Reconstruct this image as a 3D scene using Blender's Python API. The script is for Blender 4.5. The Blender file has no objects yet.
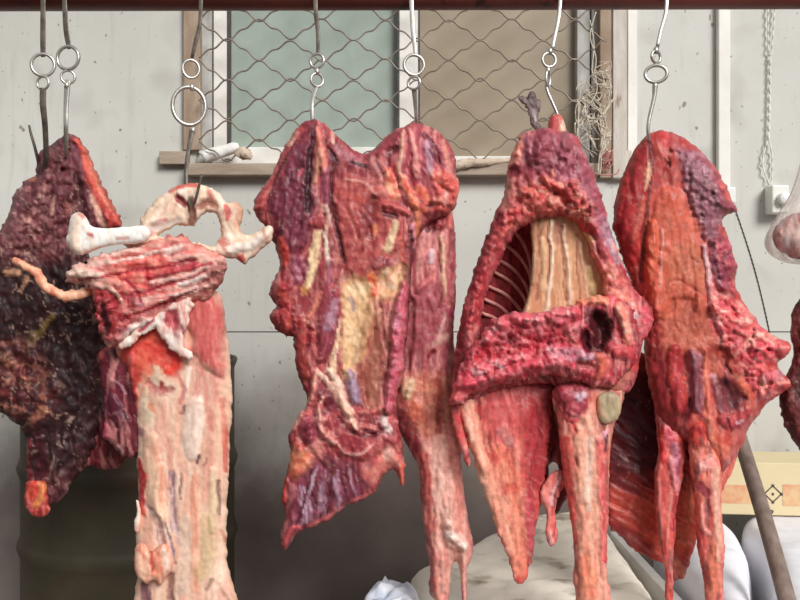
import bpy, math, random
import numpy as np
from mathutils import Vector

SC = bpy.context.scene
COL = SC.collection
K = 0.00125            # one pixel at one metre
CZ = 1.1               # camera height
PI = math.pi


def at(px, py, Y):
    return ((px - 400) * Y * K, Y, CZ - (py - 300) * Y * K)


def lin(c):
    out = []
    for v in c:
        v = v / 255.0
        out.append(v / 12.92 if v <= 0.04045 else ((v + 0.055) / 1.055) ** 2.4)
    return np.array(out)


def l4(c):
    a = lin(c)
    return (float(a[0]), float(a[1]), float(a[2]), 1.0)


# ---------------------------------------------------------------- noise
def _hash(ix, iy, seed):
    h = (ix.astype(np.int64) * 374761393 + iy.astype(np.int64) * 668265263 + seed * 974634777) & 0xFFFFFFFF
    h = ((h ^ (h >> 13)) * 1274126177) & 0xFFFFFFFF
    h = (h ^ (h >> 16)) & 0xFFFFFFFF
    return h.astype(np.float64) / 4294967295.0


def vnoise(x, y, seed=0):
    ix = np.floor(x); iy = np.floor(y)
    fx = x - ix; fy = y - iy
    fx = fx * fx * fx * (fx * (fx * 6 - 15) + 10); fy = fy * fy * fy * (fy * (fy * 6 - 15) + 10)
    a = _hash(ix, iy, seed); b = _hash(ix + 1, iy, seed)
    c = _hash(ix, iy + 1, seed); d = _hash(ix + 1, iy + 1, seed)
    return (a * (1 - fx) + b * fx) * (1 - fy) + (c * (1 - fx) + d * fx) * fy


def fbm(x, y, oct=3, seed=0):
    r = 0; w = 0; am = 1.0
    for i in range(oct):
        r = r + am * vnoise(x * 2 ** i + 17.3 * i, y * 2 ** i + 9.1 * i, seed + i * 31)
        w += am; am *= 0.5
    return r / w


def worley(x, y, seed=0):
    ix = np.floor(x); iy = np.floor(y)
    best = np.full(x.shape, 9.0); cid = np.zeros(x.shape)
    for dx in (-1, 0, 1):
        for dy in (-1, 0, 1):
            cx = ix + dx; cy = iy + dy
            d = np.hypot(cx + _hash(cx, cy, seed) - x, cy + _hash(cx, cy, seed + 3) - y)
            m = d < best
            best = np.where(m, d, best); cid = np.where(m, _hash(cx, cy, seed + 7), cid)
    return best, cid


def smooth(a, b, x):
    t = np.clip((x - a) / (b - a), 0, 1)
    return t * t * (3 - 2 * t)


# ---------------------------------------------------------------- distance helpers (2d)
def poly_sd(px, py, poly):
    P = np.array(poly, dtype=float)
    d2 = np.full(px.shape, 1e18); inside = np.zeros(px.shape, bool)
    n = len(P)
    for i in range(n):
        ax, ay = P[i]; bx, by = P[(i + 1) % n]
        ex, ey = bx - ax, by - ay
        L = ex * ex + ey * ey + 1e-9
        t = np.clip(((px - ax) * ex + (py - ay) * ey) / L, 0, 1)
        dx = px - ax - t * ex; dy = py - ay - t * ey
        d2 = np.minimum(d2, dx * dx + dy * dy)
        if ay != by:
            cond = ((ay > py) != (by > py)) & (px < (bx - ax) * (py - ay) / (by - ay) + ax)
            inside ^= cond
    d = np.sqrt(d2)
    return np.where(inside, -d, d)


def catmull(pts, n=5, closed=False):
    P = [np.array(p, float) for p in pts]
    out = []
    m = len(P)
    rng = range(m) if closed else range(m - 1)
    for i in rng:
        p0 = P[(i - 1) % m] if (closed or i > 0) else P[i]
        p1 = P[i]; p2 = P[(i + 1) % m]
        p3 = P[(i + 2) % m] if (closed or i + 2 < m) else p2
        for k in range(n):
            t = k / n
            out.append(0.5 * ((2 * p1) + (-p0 + p2) * t + (2 * p0 - 5 * p1 + 4 * p2 - p3) * t * t + (-p0 + 3 * p1 - 3 * p2 + p3) * t ** 3))
    if not closed:
        out.append(P[-1])
    return out


def stroke_q(px, py, pts):
    """normalised distance to a polyline with widths; also lateral offset and arc length"""
    pts = [tuple(p) for p in pts]
    if len(pts) == 1:
        pts = [pts[0], (pts[0][0] + .01, pts[0][1] + .01, pts[0][2])]
    if len(pts) > 2:
        pts = [tuple(p) for p in catmull(pts, 3)]
    q = np.full(px.shape, 1e9); lat = np.zeros(px.shape); arc = np.zeros(px.shape)
    s0 = 0
    for (ax, ay, aw), (bx, by, bw) in zip(pts[:-1], pts[1:]):
        ex, ey = bx - ax, by - ay
        L = math.hypot(ex, ey) + 1e-9
        t = np.clip(((px - ax) * ex + (py - ay) * ey) / (L * L), 0, 1)
        dx = px - ax - t * ex; dy = py - ay - t * ey
        w = np.maximum(aw + (bw - aw) * t, .3)
        qq = np.sqrt(dx * dx + dy * dy) / w
        m = qq < q
        q = np.where(m, qq, q)
        lat = np.where(m, (dx * -ey + dy * ex) / L, lat)
        arc = np.where(m, s0 + t * L, arc)
        s0 += L
    return q, lat, arc


# features on a slab: S = a stroke with widths, A = an area
def S(pts, c, h=0, c2=None, ff=0, fh=.5, a=1, soft=.6, rough=.3, l=0, ls=4, nod=None):
    return dict(k='S', nod=nod, pts=pts, c=c, c2=c2, h=h, ff=ff, fh=fh, a=a, soft=soft, rough=rough, l=l, ls=ls)


def A(pts, c, h=0, c2=None, fe=5, ff=0, ang=90, fh=.5, a=1, rough=3, l=0, ls=4, R=12, cs=5, nod=None):
    return dict(k='A', nod=nod, pts=pts, c=c, c2=c2, h=h, fe=fe, ff=ff, ang=ang, fh=fh, a=a, rough=rough, l=l, ls=ls, R=R, cs=cs)


def link(o, parent=None):
    COL.objects.link(o)
    if parent is not None:
        o.parent = parent
        bpy.context.view_layer.update()
        o.matrix_parent_inverse = parent.matrix_world.inverted()
    return o


def new_mesh(name, V, F, mat, parent=None, cols=None, smooth_=True):
    me = bpy.data.meshes.new(name)
    me.from_pydata([tuple(v) for v in (V.tolist() if hasattr(V, 'tolist') else V)], [], F.tolist() if hasattr(F, 'tolist') else F)
    me.validate()
    if cols is not None:
        at_ = me.color_attributes.new('Col', 'FLOAT_COLOR', 'POINT')
        c4 = np.ones((len(me.vertices), 4), dtype=np.float32)
        c4[:, :3] = cols
        at_.data.foreach_set('color', c4.ravel())
    if smooth_:
        me.polygons.foreach_set('use_smooth', [True] * len(me.polygons))
    me.materials.append(mat)
    return link(bpy.data.objects.new(name, me), parent)


SEED = [3]
RK, TK, LK = .85, .65, .5


def slab(name, parent, outline, Y, base, T=10, R=14, Tb=8, step=1.7, rag=(1.3, 6), hole=None, cs=9, ang=None, str_=6,
         lump=(1.5, 7), feats=(), bend=None, mat=None, soft_out=True, bil=0, marb=.35, grain=.3, pale=.55, dark=.6, fold=.8, stk=1.0):
    if mat is not None and mat is not M['meat']:
        pale = 0
    if mat is not None and mat is M['fat']:
        stk = .45; fold = .5; grain = .12
    """a piece of meat: closed body with a modelled front, rounded back and its colours, a few with shade or sheen painted in"""
    SEED[0] += 7
    sd0 = SEED[0]
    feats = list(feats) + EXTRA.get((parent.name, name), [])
    poly = [tuple(p) for p in catmull(outline, 3, True)] if soft_out else outline
    xs = [p[0] for p in poly]; ys = [p[1] for p in poly]
    x0, x1, y0, y1 = min(xs) - 4, max(xs) + 4, min(ys) - 4, max(ys) + 4
    nx = int((x1 - x0) / step) + 2; ny = int((y1 - y0) / step) + 2
    gx, gy = np.meshgrid(x0 + np.arange(nx) * step, y0 + np.arange(ny) * step)

    def field(px, py):
        wx = px + rag[0] * 2 * (fbm(px / rag[1], py / rag[1], 2, sd0) - .5)
        wy = py + rag[0] * 2 * (fbm(px / rag[1], py / rag[1], 2, sd0 + 5) - .5)
        wx = wx + rag[0] * .8 * (fbm(px / 2.8, py / 2.8, 2, sd0 + 15) - .5); wy = wy + rag[0] * .8 * (fbm(px / 2.8, py / 2.8, 2, sd0 + 16) - .5)
        s = poly_sd(wx, wy, poly)
        for hp in (hole or ()):
            s = np.maximum(s, -poly_sd(wx, wy, hp))
        return s
    sd = field(gx, gy)
    ins = sd < 0
    e = .6
    cell = ins[:-1, :-1] | ins[1:, :-1] | ins[:-1, 1:] | ins[1:, 1:]
    used = np.zeros_like(ins)
    used[:-1, :-1] |= cell; used[1:, :-1] |= cell; used[:-1, 1:] |= cell; used[1:, 1:] |= cell
    bnd = used & ~ins
    px = gx[used].copy(); py = gy[used].copy(); s = sd[used].copy(); b = bnd[used]
    bx, by, bs = px[b], py[b], s[b]
    for _ in range(3):
        g1 = (field(bx + e, by) - field(bx - e, by)) / (2 * e); g2 = (field(bx, by + e) - field(bx, by - e)) / (2 * e)
        gl = np.maximum(g1 * g1 + g2 * g2, .25)
        st = np.clip(bs, -2, 2)
        bx = bx - st * g1 / gl; by = by - st * g2 / gl
        bs = field(bx, by)
    px[b] = bx; py[b] = by
    d = np.maximum(-s, 0); d[b] = 0
    # base relief
    R = R * RK; T = T * TK
    u = np.clip(d / R, 0, 1)
    prof = np.sqrt(np.maximum(0, 1 - (1 - u) ** 2))
    H = T * prof
    HB = Tb * prof
    fade = np.clip(d / 3.5, 0, 1)
    # base colour: grain runs along `ang`, swirling
    fibrous = ang is not None
    ag = 88 if ang is None else ang
    st_ = 2.2 if ang is None else str_
    ca, sa = math.cos(math.radians(ag)), math.sin(math.radians(ag))
    wx_ = 26 * (fbm(px / 40, py / 40, 2, sd0 + 71) - .5); wy_ = 26 * (fbm(px / 40, py / 40, 2, sd0 + 72) - .5)
    if fibrous:
        wx_ *= .4; wy_ *= .4
    al = (px + wx_) * ca + (py + wy_) * sa; ac = -(px + wx_) * sa + (py + wy_) * ca
    n1 = fbm(ac / cs * 1.4, al / (cs * st_), 3, sd0 + 1)
    n2 = fbm(ac / cs * 3.2, al / (cs * st_) * 1.4, 3, sd0 + 2)
    n3 = fbm(ac / 1.9, al / (7 * st_), 2, sd0 + 3)
    H = H + fade * lump[0] * (.55 * (n1 - .5) + .4 * (n2 - .5)) + fade * .5 * (n3 - .5)
    C1, C2, C3 = [lin(c) for c in base]
    w = smooth(.32, .68, n1)[:, None]
    C = C1 * (1 - w) + C2 * w
    w = (smooth(.52, .74, n2) * .8)[:, None]
    C = C * (1 - w) + C3 * w
    w = (smooth(.56, .82, n3) * .5 * stk)[:, None]
    C = C * (1 - w) + C3 * w
    w = (smooth(.46, .2, n3) * .35 * stk)[:, None]
    C = C * (1 - w) + C2 * .8 * w
    if pale:
        n4 = fbm(ac / 4.2, al / 34, 3, sd0 + 81); n5 = fbm(ac / 4.5, al / 30, 3, sd0 + 82)
        w = (smooth(.53, .72, n4) * pale)[:, None]
        C = C * (1 - w) + lin((226, 150, 140)) * w
        w = (smooth(.54, .72, n5) * dark)[:, None]
        C = C * (1 - w) + lin((98, 26, 38)) * w
        H = H + fade * (1.2 * smooth(.5, .75, n4) - 1.2 * smooth(.5, .75, n5))
    if fold:
        rg = 1 - np.abs(2 * fbm(ac / 13, al / 55, 2, sd0 + 91) - 1)
        H = H - fade * fold * smooth(.82, .99, rg)
    # lumps
    L1 = fbm(px / lump[1], py / lump[1], 3, sd0 + 3)
    if bil:
        L1 = 1 - np.abs(2 * L1 - 1) ** .8
        L1 = L1 * .6
    H = H + fade * lump[0] * LK * 1.6 * (L1 - .5) + fade * .35 * (fbm(px / 2.6, py / 2.6, 2, sd0 + 6) - .5)
    wob = (fbm(px / 5, py / 5, 3, sd0 + 4) - .5) * 2
    wobx = (fbm(px / 17, py / 17, 3, sd0 + 8) - .5) * 10
    woby = (fbm(px / 17, py / 17, 3, sd0 + 9) - .5) * 10
    for fi, f in enumerate(feats):
        fs = sd0 + 100 + fi * 13
        if f['k'] == 'S':
            q, lat, arc = stroke_q(px + wobx * .45, py + woby * .45, f['pts'])
            qn = q + wob * f['rough'] + .9 * (fbm(lat / 1.5, arc / 11, 2, fs + 7) - .5)
            m = smooth(1.32, 1.32 - max(f['soft'], .75), qn)
            dome = np.sqrt(np.clip(1 - q * q, 0, 1))
            if f['ff']:
                n = fbm(lat / f['ff'] * 1.4, arc / (f['ff'] * 7), 2, fs)
            else:
                n = fbm(px / 4, py / 4, 2, fs)
        else:
            sdp = poly_sd(px + wobx, py + woby, f['pts'])
            qn = sdp + wob * f['rough']
            m = smooth(f['fe'] * .9, -f['fe'] * .9, qn + 4 * (n3 - .5))
            uu = np.clip(-sdp / f['R'], 0, 1)
            dome = np.sqrt(np.maximum(0, 1 - (1 - uu) ** 2))
            if f['ff']:
                ca, sa = math.cos(math.radians(f['ang'])), math.sin(math.radians(f['ang']))
                al = px * ca + py * sa; ac = -px * sa + py * ca + 2.5 * wob * .4
                n = fbm(ac / f['ff'], al / (f['ff'] * 7), 2, fs)
            else:
                n = fbm(px / f['cs'], py / f['cs'], 3, fs)
        ca_ = lin(f['c']); cb_ = lin(f['c2']) if f['c2'] else ca_ * .8
        w = smooth(.3, .7, n)[:, None]
        cf = ca_ * (1 - w) + cb_ * w
        if f['nod']:
            ns = f['nod'][0]
            qx = px + ns * 1.5 * (fbm(px / ns / .8, py / ns / .8, 3, fs + 21) - .5); qy = py + ns * 1.5 * (fbm(px / ns / .8, py / ns / .8, 3, fs + 22) - .5)
            wd, wi = worley(qx / ns, qy / ns, fs + 11)
            wd2, wi2 = worley(qx / ns * 1.9 + 5, qy / ns * 1.6, fs + 17)
            bump_ = .65 * np.sqrt(np.clip(1 - (wd / .85) ** 2, 0, 1)) * (.4 + wi) + .35 * np.sqrt(np.clip(1 - (wd2 / .85) ** 2, 0, 1)) * (.4 + wi2)
            H = H + fade * m * f['nod'][1] * (bump_ - .4)
            if len(f['nod']) > 2:
                pn = fbm(qx / ns / .9, qy / ns / .7, 3, fs + 23)
                w = (smooth(.50, .72, pn) * (.35 + .65 * smooth(.8, .2, wd2)))[:, None]
                cf = cf * (1 - w) + lin(f['nod'][2]) * w
                cf = cf * (.88 + .24 * ((wi * 7.3) % 1))[:, None]
        mm = (m * f['a'])[:, None]
        C = C * (1 - mm) + cf * mm
        if f['h'] < 0:
            wid = f['R'] if f['k'] == 'A' else max(p[2] for p in f['pts'])
            hh = max(f['h'], -1.0 * wid)
            H = H + fade * hh * (dome ** 3) * .8
        else:
            H = H + fade * .95 * f['h'] * dome * smooth(0, .3, m)
        if f['ff']:
            H = H + fade * m * f['fh'] * (n - .5) * 2
        if f['l']:
            lm = fbm(px / f['ls'], py / f['ls'], 2, fs + 3)
            H = H + fade * m * f['l'] * 1.5 * (lm - .4)
    # fine strands of fat and film, and small dark flecks of the grain
    fw = fbm(px / 16, py / 16, 2, sd0 + 61)
    r1 = 1 - np.abs(2 * fbm((px + wobx) / 7, (py + woby) / 11, 2, sd0 + 62) - 1)
    mk_ = (smooth(.93, .985, r1) * smooth(.42, .62, fw) * marb)[:, None]
    C = C * (1 - mk_) + (C * .45 + lin((240, 196, 176)) * .55) * mk_
    g1_ = fbm(px / 2.4, py / 3.6, 2, sd0 + 63)[:, None]
    C = C * (1 + grain * 2 * (g1_ - .5))
    if mat is None:
        C = C * np.array([1.0, .975, 1.03])
    C = np.clip(C, 0, 1)
    if bend is not None:
        off = bend(px, py)
    else:
        off = 0
    sc = Y * K
    Yf = Y - (H + off) * sc
    Yb = Y + (HB - off) * sc
    idx = -np.ones(used.shape, int); nv = px.size
    idx[used] = np.arange(nv)
    intr = ~b
    bidx = np.arange(nv); bidx[intr] = nv + np.arange(intr.sum())
    VX = (px - 400) * Yf * K; VZ = CZ - (py - 300) * Yf * K
    V = np.stack([VX, Yf, VZ], 1)
    VX = (px - 400) * Yb * K; VZ = CZ - (py - 300) * Yb * K
    VB = np.stack([VX, Yb, VZ], 1)[intr]
    jj, ii = np.nonzero(cell)
    f = np.stack([idx[jj, ii], idx[jj + 1, ii], idx[jj + 1, ii + 1], idx[jj, ii + 1]], 1)
    fb = bidx[f][:, ::-1]
    return new_mesh(name, np.concatenate([V, VB]), np.concatenate([f, fb]), mat or M['meat'], parent, np.concatenate([C, C[intr]]))


def sweep(paths, nseg=10, cap=True, flat=None):
    """paths: list of lists of (x,y,z,r) world -> V,F (tubes)"""
    V = []; F = []
    for path in paths:
        n = len(path); base = len(V)
        P = [Vector(p[:3]) for p in path]
        closed = (P[0] - P[-1]).length < 1e-7
        if closed:
            P = P[:-1]; n -= 1
        prev = None
        for i in range(n):
            if closed:
                t = (P[(i + 1) % n] - P[(i - 1) % n]).normalized()
            else:
                t = (P[min(i + 1, n - 1)] - P[max(i - 1, 0)]).normalized()
            ref = prev if prev is not None else (Vector((0, 1, 0)) if abs(t.y) < .9 else Vector((1, 0, 0)))
            a = (ref - t * ref.dot(t)).normalized(); prev = a
            bb = t.cross(a)
            r = path[i][3]
            ra, rb = (r, r) if flat is None else (flat, r)
            for k in range(nseg):
                th = 2 * PI * k / nseg
                if flat is not None:
                    c_, s_ = math.cos(th), math.sin(th)
                    c_ = math.copysign(abs(c_) ** .5, c_); s_ = math.copysign(abs(s_) ** .5, s_)
                else:
                    c_, s_ = math.cos(th), math.sin(th)
                V.append(P[i] + a * (ra * c_) + bb * (rb * s_))
        m = n if closed else n - 1
        for i in range(m):
            for k in range(nseg):
                a0 = base + i * nseg + k; a1 = base + i * nseg + (k + 1) % nseg
                i2 = (i + 1) % n
                F.append((a0, a1, base + i2 * nseg + (k + 1) % nseg, base + i2 * nseg + k))
        if cap and not closed:
            F.append(tuple(base + k for k in range(nseg))[::-1])
            F.append(tuple(base + (n - 1) * nseg + k for k in range(nseg)))
    return V, F


def tube(name, parent, pts, mat, n=4, nseg=10, flat=None, cols=None, rough=0):
    """pts (px,py,Y,r_px) in the meat's own neighbourhood; smooth curve through them"""
    if len(pts) > 2:
        pts = [tuple(p) for p in catmull(pts, n)]
    path = []
    for i, (px, py, Y, r) in enumerate(pts):
        x, y, z = at(px, py, Y)
        path.append((x, y, z, max(r, .2) * Y * K))
    V, F = sweep([path], nseg, flat=flat)
    if cols is not None:
        V = np.array([tuple(v) for v in V])
        c1, c2 = lin(cols[0]), lin(cols[1])
        SEED[0] += 5
        nn = fbm(V[:, 0] / .012, (V[:, 2] + V[:, 1]) / .012, 3, SEED[0])
        if rough:
            cen = np.repeat(np.array([p[:3] for p in path]), nseg, 0)
            V = V + (V - cen) * (rough * 2 * (fbm(V[:, 0] / .008 + V[:, 1] / .009, V[:, 2] / .008, 2, SEED[0] + 2) - .5))[:, None]
        w = smooth(.3, .7, nn)[:, None]
        return new_mesh(name, V, F, mat, parent, c1 * (1 - w) + c2 * w)
    return new_mesh(name, V, F, mat, parent)


def boxes(name, lst, mat, parent=None, bev=0):
    V = []; F = []
    for (x0, x1, y0, y1, z0, z1) in lst:
        b = len(V)
        V += [(x0, y0, z0), (x1, y0, z0), (x1, y1, z0), (x0, y1, z0), (x0, y0, z1), (x1, y0, z1), (x1, y1, z1), (x0, y1, z1)]
        F += [tuple(b + i for i in q) for q in ((0, 3, 2, 1), (4, 5, 6, 7), (0, 1, 5, 4), (1, 2, 6, 5), (2, 3, 7, 6), (3, 0, 4, 7))]
    o = new_mesh(name, V, F, mat, parent, smooth_=False)
    if bev:
        m = o.modifiers.new('bev', 'BEVEL'); m.width = bev; m.segments = 3
    return o


def pbox(px0, px1, py0, py1, Y, dy):
    """box whose front at depth Y spans the given window"""
    a = at(px0, py1, Y); b = at(px1, py0, Y)
    return (a[0], b[0], Y, Y + dy, a[2], b[2])


def thing(name, label, cat, loc, group=None):
    o = bpy.data.objects.new(name, None)
    o.empty_display_size = .05
    o.location = loc
    COL.objects.link(o)
    o['label'] = label; o['category'] = cat
    if group:
        o['group'] = group
    bpy.context.view_layer.update()
    return o


def tag(o, label, cat, group=None, kind=None):
    o['label'] = label; o['category'] = cat
    if group:
        o['group'] = group
    if kind:
        o['kind'] = kind
    return o


def struct(o):
    o['kind'] = 'structure'
    return o


# ---------------------------------------------------------------- materials
M = {}


def mat(name):
    m = bpy.data.materials.new(name); m.use_nodes = True
    nt = m.node_tree
    return m, nt, nt.nodes['Principled BSDF']


def N(nt, typ, **kw):
    n = nt.nodes.new(typ)
    for k, v in kw.items():
        if k in n.inputs:
            n.inputs[k].default_value = v
        else:
            setattr(n, k, v)
    return n


def surf(name, c1, c2, scale=6, rough=.7, metal=0, bump=.2, bscale=60, detail=5, stretch=(1, 1, 1), spec=.4, c3=None, s3=40, t3=(.62, .7), dist=.004):
    m, nt, P = mat(name)
    tc = N(nt, 'ShaderNodeTexCoord')
    mp = N(nt, 'ShaderNodeMapping'); mp.inputs['Scale'].default_value = stretch
    nt.links.new(tc.outputs['Object'], mp.inputs['Vector'])
    n1 = N(nt, 'ShaderNodeTexNoise', Scale=scale, Detail=detail, Roughness=.6)
    nt.links.new(mp.outputs[0], n1.inputs['Vector'])
    r = N(nt, 'ShaderNodeValToRGB')
    r.color_ramp.elements[0].color = l4(c1); r.color_ramp.elements[0].position = .35
    r.color_ramp.elements[1].color = l4(c2); r.color_ramp.elements[1].position = .65
    nt.links.new(n1.outputs['Fac'], r.inputs[0])
    out = r.outputs[0]
    if c3 is not None:
        n3 = N(nt, 'ShaderNodeTexNoise', Scale=s3, Detail=3)
        nt.links.new(mp.outputs[0], n3.inputs['Vector'])
        r3 = N(nt, 'ShaderNodeValToRGB')
        r3.color_ramp.elements[0].position = t3[0]; r3.color_ramp.elements[1].position = t3[1]
        nt.links.new(n3.outputs['Fac'], r3.inputs[0])
        mx = N(nt, 'ShaderNodeMix', data_type='RGBA')
        nt.links.new(r3.outputs[0], mx.inputs[0]); nt.links.new(out, mx.inputs[6])
        mx.inputs[7].default_value = l4(c3)
        out = mx.outputs[2]
    nt.links.new(out, P.inputs['Base Color'])
    P.inputs['Roughness'].default_value = rough
    P.inputs['Metallic'].default_value = metal
    P.inputs['Specular IOR Level'].default_value = spec
    nb = N(nt, 'ShaderNodeTexNoise', Scale=bscale, Detail=4)
    nt.links.new(mp.outputs[0], nb.inputs['Vector'])
    bp = N(nt, 'ShaderNodeBump', Strength=bump, Distance=dist)
    nt.links.new(nb.outputs['Fac'], bp.inputs['Height'])
    nt.links.new(bp.outputs[0], P.inputs['Normal'])
    M[name] = m
    return m


def meatmat(name, rough=(.42, .66), coat=.08, bump=.25, var=.14, sss=0.0, spec=.38):
    m, nt, P = mat(name)
    at_ = N(nt, 'ShaderNodeAttribute'); at_.attribute_name = 'Col'
    tc = N(nt, 'ShaderNodeTexCoord')
    n1 = N(nt, 'ShaderNodeTexNoise', Scale=260, Detail=3, Roughness=.6)
    n2 = N(nt, 'ShaderNodeTexNoise', Scale=90, Detail=4, Roughness=.65)
    for n in (n1, n2):
        nt.links.new(tc.outputs['Object'], n.inputs['Vector'])
    mr = N(nt, 'ShaderNodeMapRange'); mr.inputs['From Min'].default_value = .3; mr.inputs['From Max'].default_value = .7
    mr.inputs['To Min'].default_value = 1 - var; mr.inputs['To Max'].default_value = 1 + var
    nt.links.new(n2.outputs['Fac'], mr.inputs['Value'])
    mx = N(nt, 'ShaderNodeMix', data_type='RGBA', blend_type='MULTIPLY')
    mx.inputs[0].default_value = 1
    nt.links.new(at_.outputs['Color'], mx.inputs[6]); nt.links.new(mr.outputs[0], mx.inputs[7])
    nt.links.new(mx.outputs[2], P.inputs['Base Color'])
    r = N(nt, 'ShaderNodeMapRange'); r.inputs['From Min'].default_value = .35; r.inputs['From Max'].default_value = .65
    r.inputs['To Min'].default_value = rough[0]; r.inputs['To Max'].default_value = rough[1]
    nt.links.new(n2.outputs['Fac'], r.inputs['Value'])
    nt.links.new(r.outputs[0], P.inputs['Roughness'])
    ad = N(nt, 'ShaderNodeMath', operation='ADD')
    nt.links.new(n1.outputs['Fac'], ad.inputs[0]); nt.links.new(n2.outputs['Fac'], ad.inputs[1])
    bp = N(nt, 'ShaderNodeBump', Strength=bump, Distance=.0025)
    nt.links.new(ad.outputs[0], bp.inputs['Height']); nt.links.new(bp.outputs[0], P.inputs['Normal'])
    P.inputs['Specular IOR Level'].default_value = spec
    P.inputs['Coat Weight'].default_value = coat; P.inputs['Coat Roughness'].default_value = .25
    if sss:
        P.inputs['Subsurface Weight'].default_value = sss
        P.inputs['Subsurface Radius'].default_value = (.008, .003, .002)
        P.inputs['Subsurface Scale'].default_value = 1
    M[name] = m


meatmat('meat')
meatmat('dry_meat', rough=(.45, .7), coat=.05, bump=.4, var=.2, spec=.35)
meatmat('matte_meat', rough=(.6, .8), coat=0, bump=.15, var=.1, spec=.2)
meatmat('fat', rough=(.4, .6), coat=.1, bump=.18, var=.07)
surf('steel', (186, 180, 172), (216, 212, 206), scale=30, rough=.36, metal=.85, bump=.1)
surf('dull_steel', (86, 79, 71), (126, 117, 108), scale=40, rough=.45, metal=.55, bump=.2)
surf('pipe_paint', (104, 48, 42), (126, 62, 54), scale=5, rough=.5, bump=.2, c3=(60, 32, 28), s3=18)
surf('wood_old', (150, 128, 108), (176, 158, 138), scale=6, rough=.8, stretch=(4, 4, 1), bump=.4)
surf('wood_rail', (150, 132, 115), (178, 162, 146), scale=6, rough=.8, stretch=(1, 4, 6), bump=.4)
surf('wood_pale', (190, 180, 168), (212, 205, 196), scale=8, rough=.8, stretch=(4, 4, 1), bump=.3, c3=(150, 132, 115), s3=10)
surf('white_paint', (226, 222, 214), (240, 238, 232), scale=6, rough=.5, bump=.1)
surf('grey_paint', (165, 163, 158), (195, 194, 188), scale=9, rough=.6, bump=.2, stretch=(3, 3, 1))
surf('glass_green', (158, 170, 160), (168, 180, 170), scale=3, rough=.22, bump=.02, c3=(172, 184, 176), s3=9, t3=(.62, .78), stretch=(2.5, 1, 1))
surf('glass_brown', (158, 144, 124), (170, 156, 136), scale=3, rough=.25, bump=.02)
surf('wire', (122, 108, 98), (152, 138, 126), scale=20, rough=.5, metal=.5, bump=.2)
surf('string', (200, 188, 168), (222, 212, 196), scale=60, rough=.9, bump=.3)
surf('string_red', (176, 110, 105), (200, 150, 140), scale=60, rough=.9, bump=.3)
surf('plastic_white', (228, 228, 224), (244, 244, 242), scale=8, rough=.35, bump=.2, bscale=25)
surf('plastic_box', (226, 226, 218), (238, 238, 230), scale=8, rough=.35, bump=.05)
surf('film_roll', (224, 222, 216), (240, 239, 236), scale=30, rough=.3, bump=.6, bscale=60)
surf('rag', (182, 160, 140), (210, 192, 172), scale=40, rough=.9, bump=.6, bscale=150)
surf('cable', (214, 214, 206), (232, 232, 224), scale=30, rough=.6, bump=.1)
surf('black_wire', (60, 55, 52), (95, 88, 84), scale=200, rough=.6, bump=.1)
surf('drum_paint', (58, 52, 38), (76, 68, 52), scale=4, rough=.55, bump=.25, bscale=25, c3=(70, 52, 38), s3=7, t3=(.55, .7))
surf('sack_beige', (220, 210, 194), (236, 228, 214), scale=7, rough=.75, bump=.35, bscale=22, c3=(140, 124, 104), s3=9, t3=(.57, .72))
surf('sack_white', (222, 222, 228), (236, 236, 242), scale=5, rough=.6, bump=.3, bscale=14)
surf('box_grey', (176, 172, 168), (196, 192, 188), scale=8, rough=.7, bump=.2)
surf('pole_wood', (112, 94, 84), (140, 122, 112), scale=8, rough=.7, stretch=(6, 6, 1), bump=.3)
surf('floor_mat', (96, 90, 84), (122, 116, 110), scale=4, rough=.8, bump=.3)
surf('ink', (70, 66, 60), (90, 84, 78), scale=30, rough=.8, bump=.05)
surf('bag_blue', (196, 204, 222), (232, 234, 240), scale=20, rough=.4, bump=.4, bscale=40)


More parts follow.
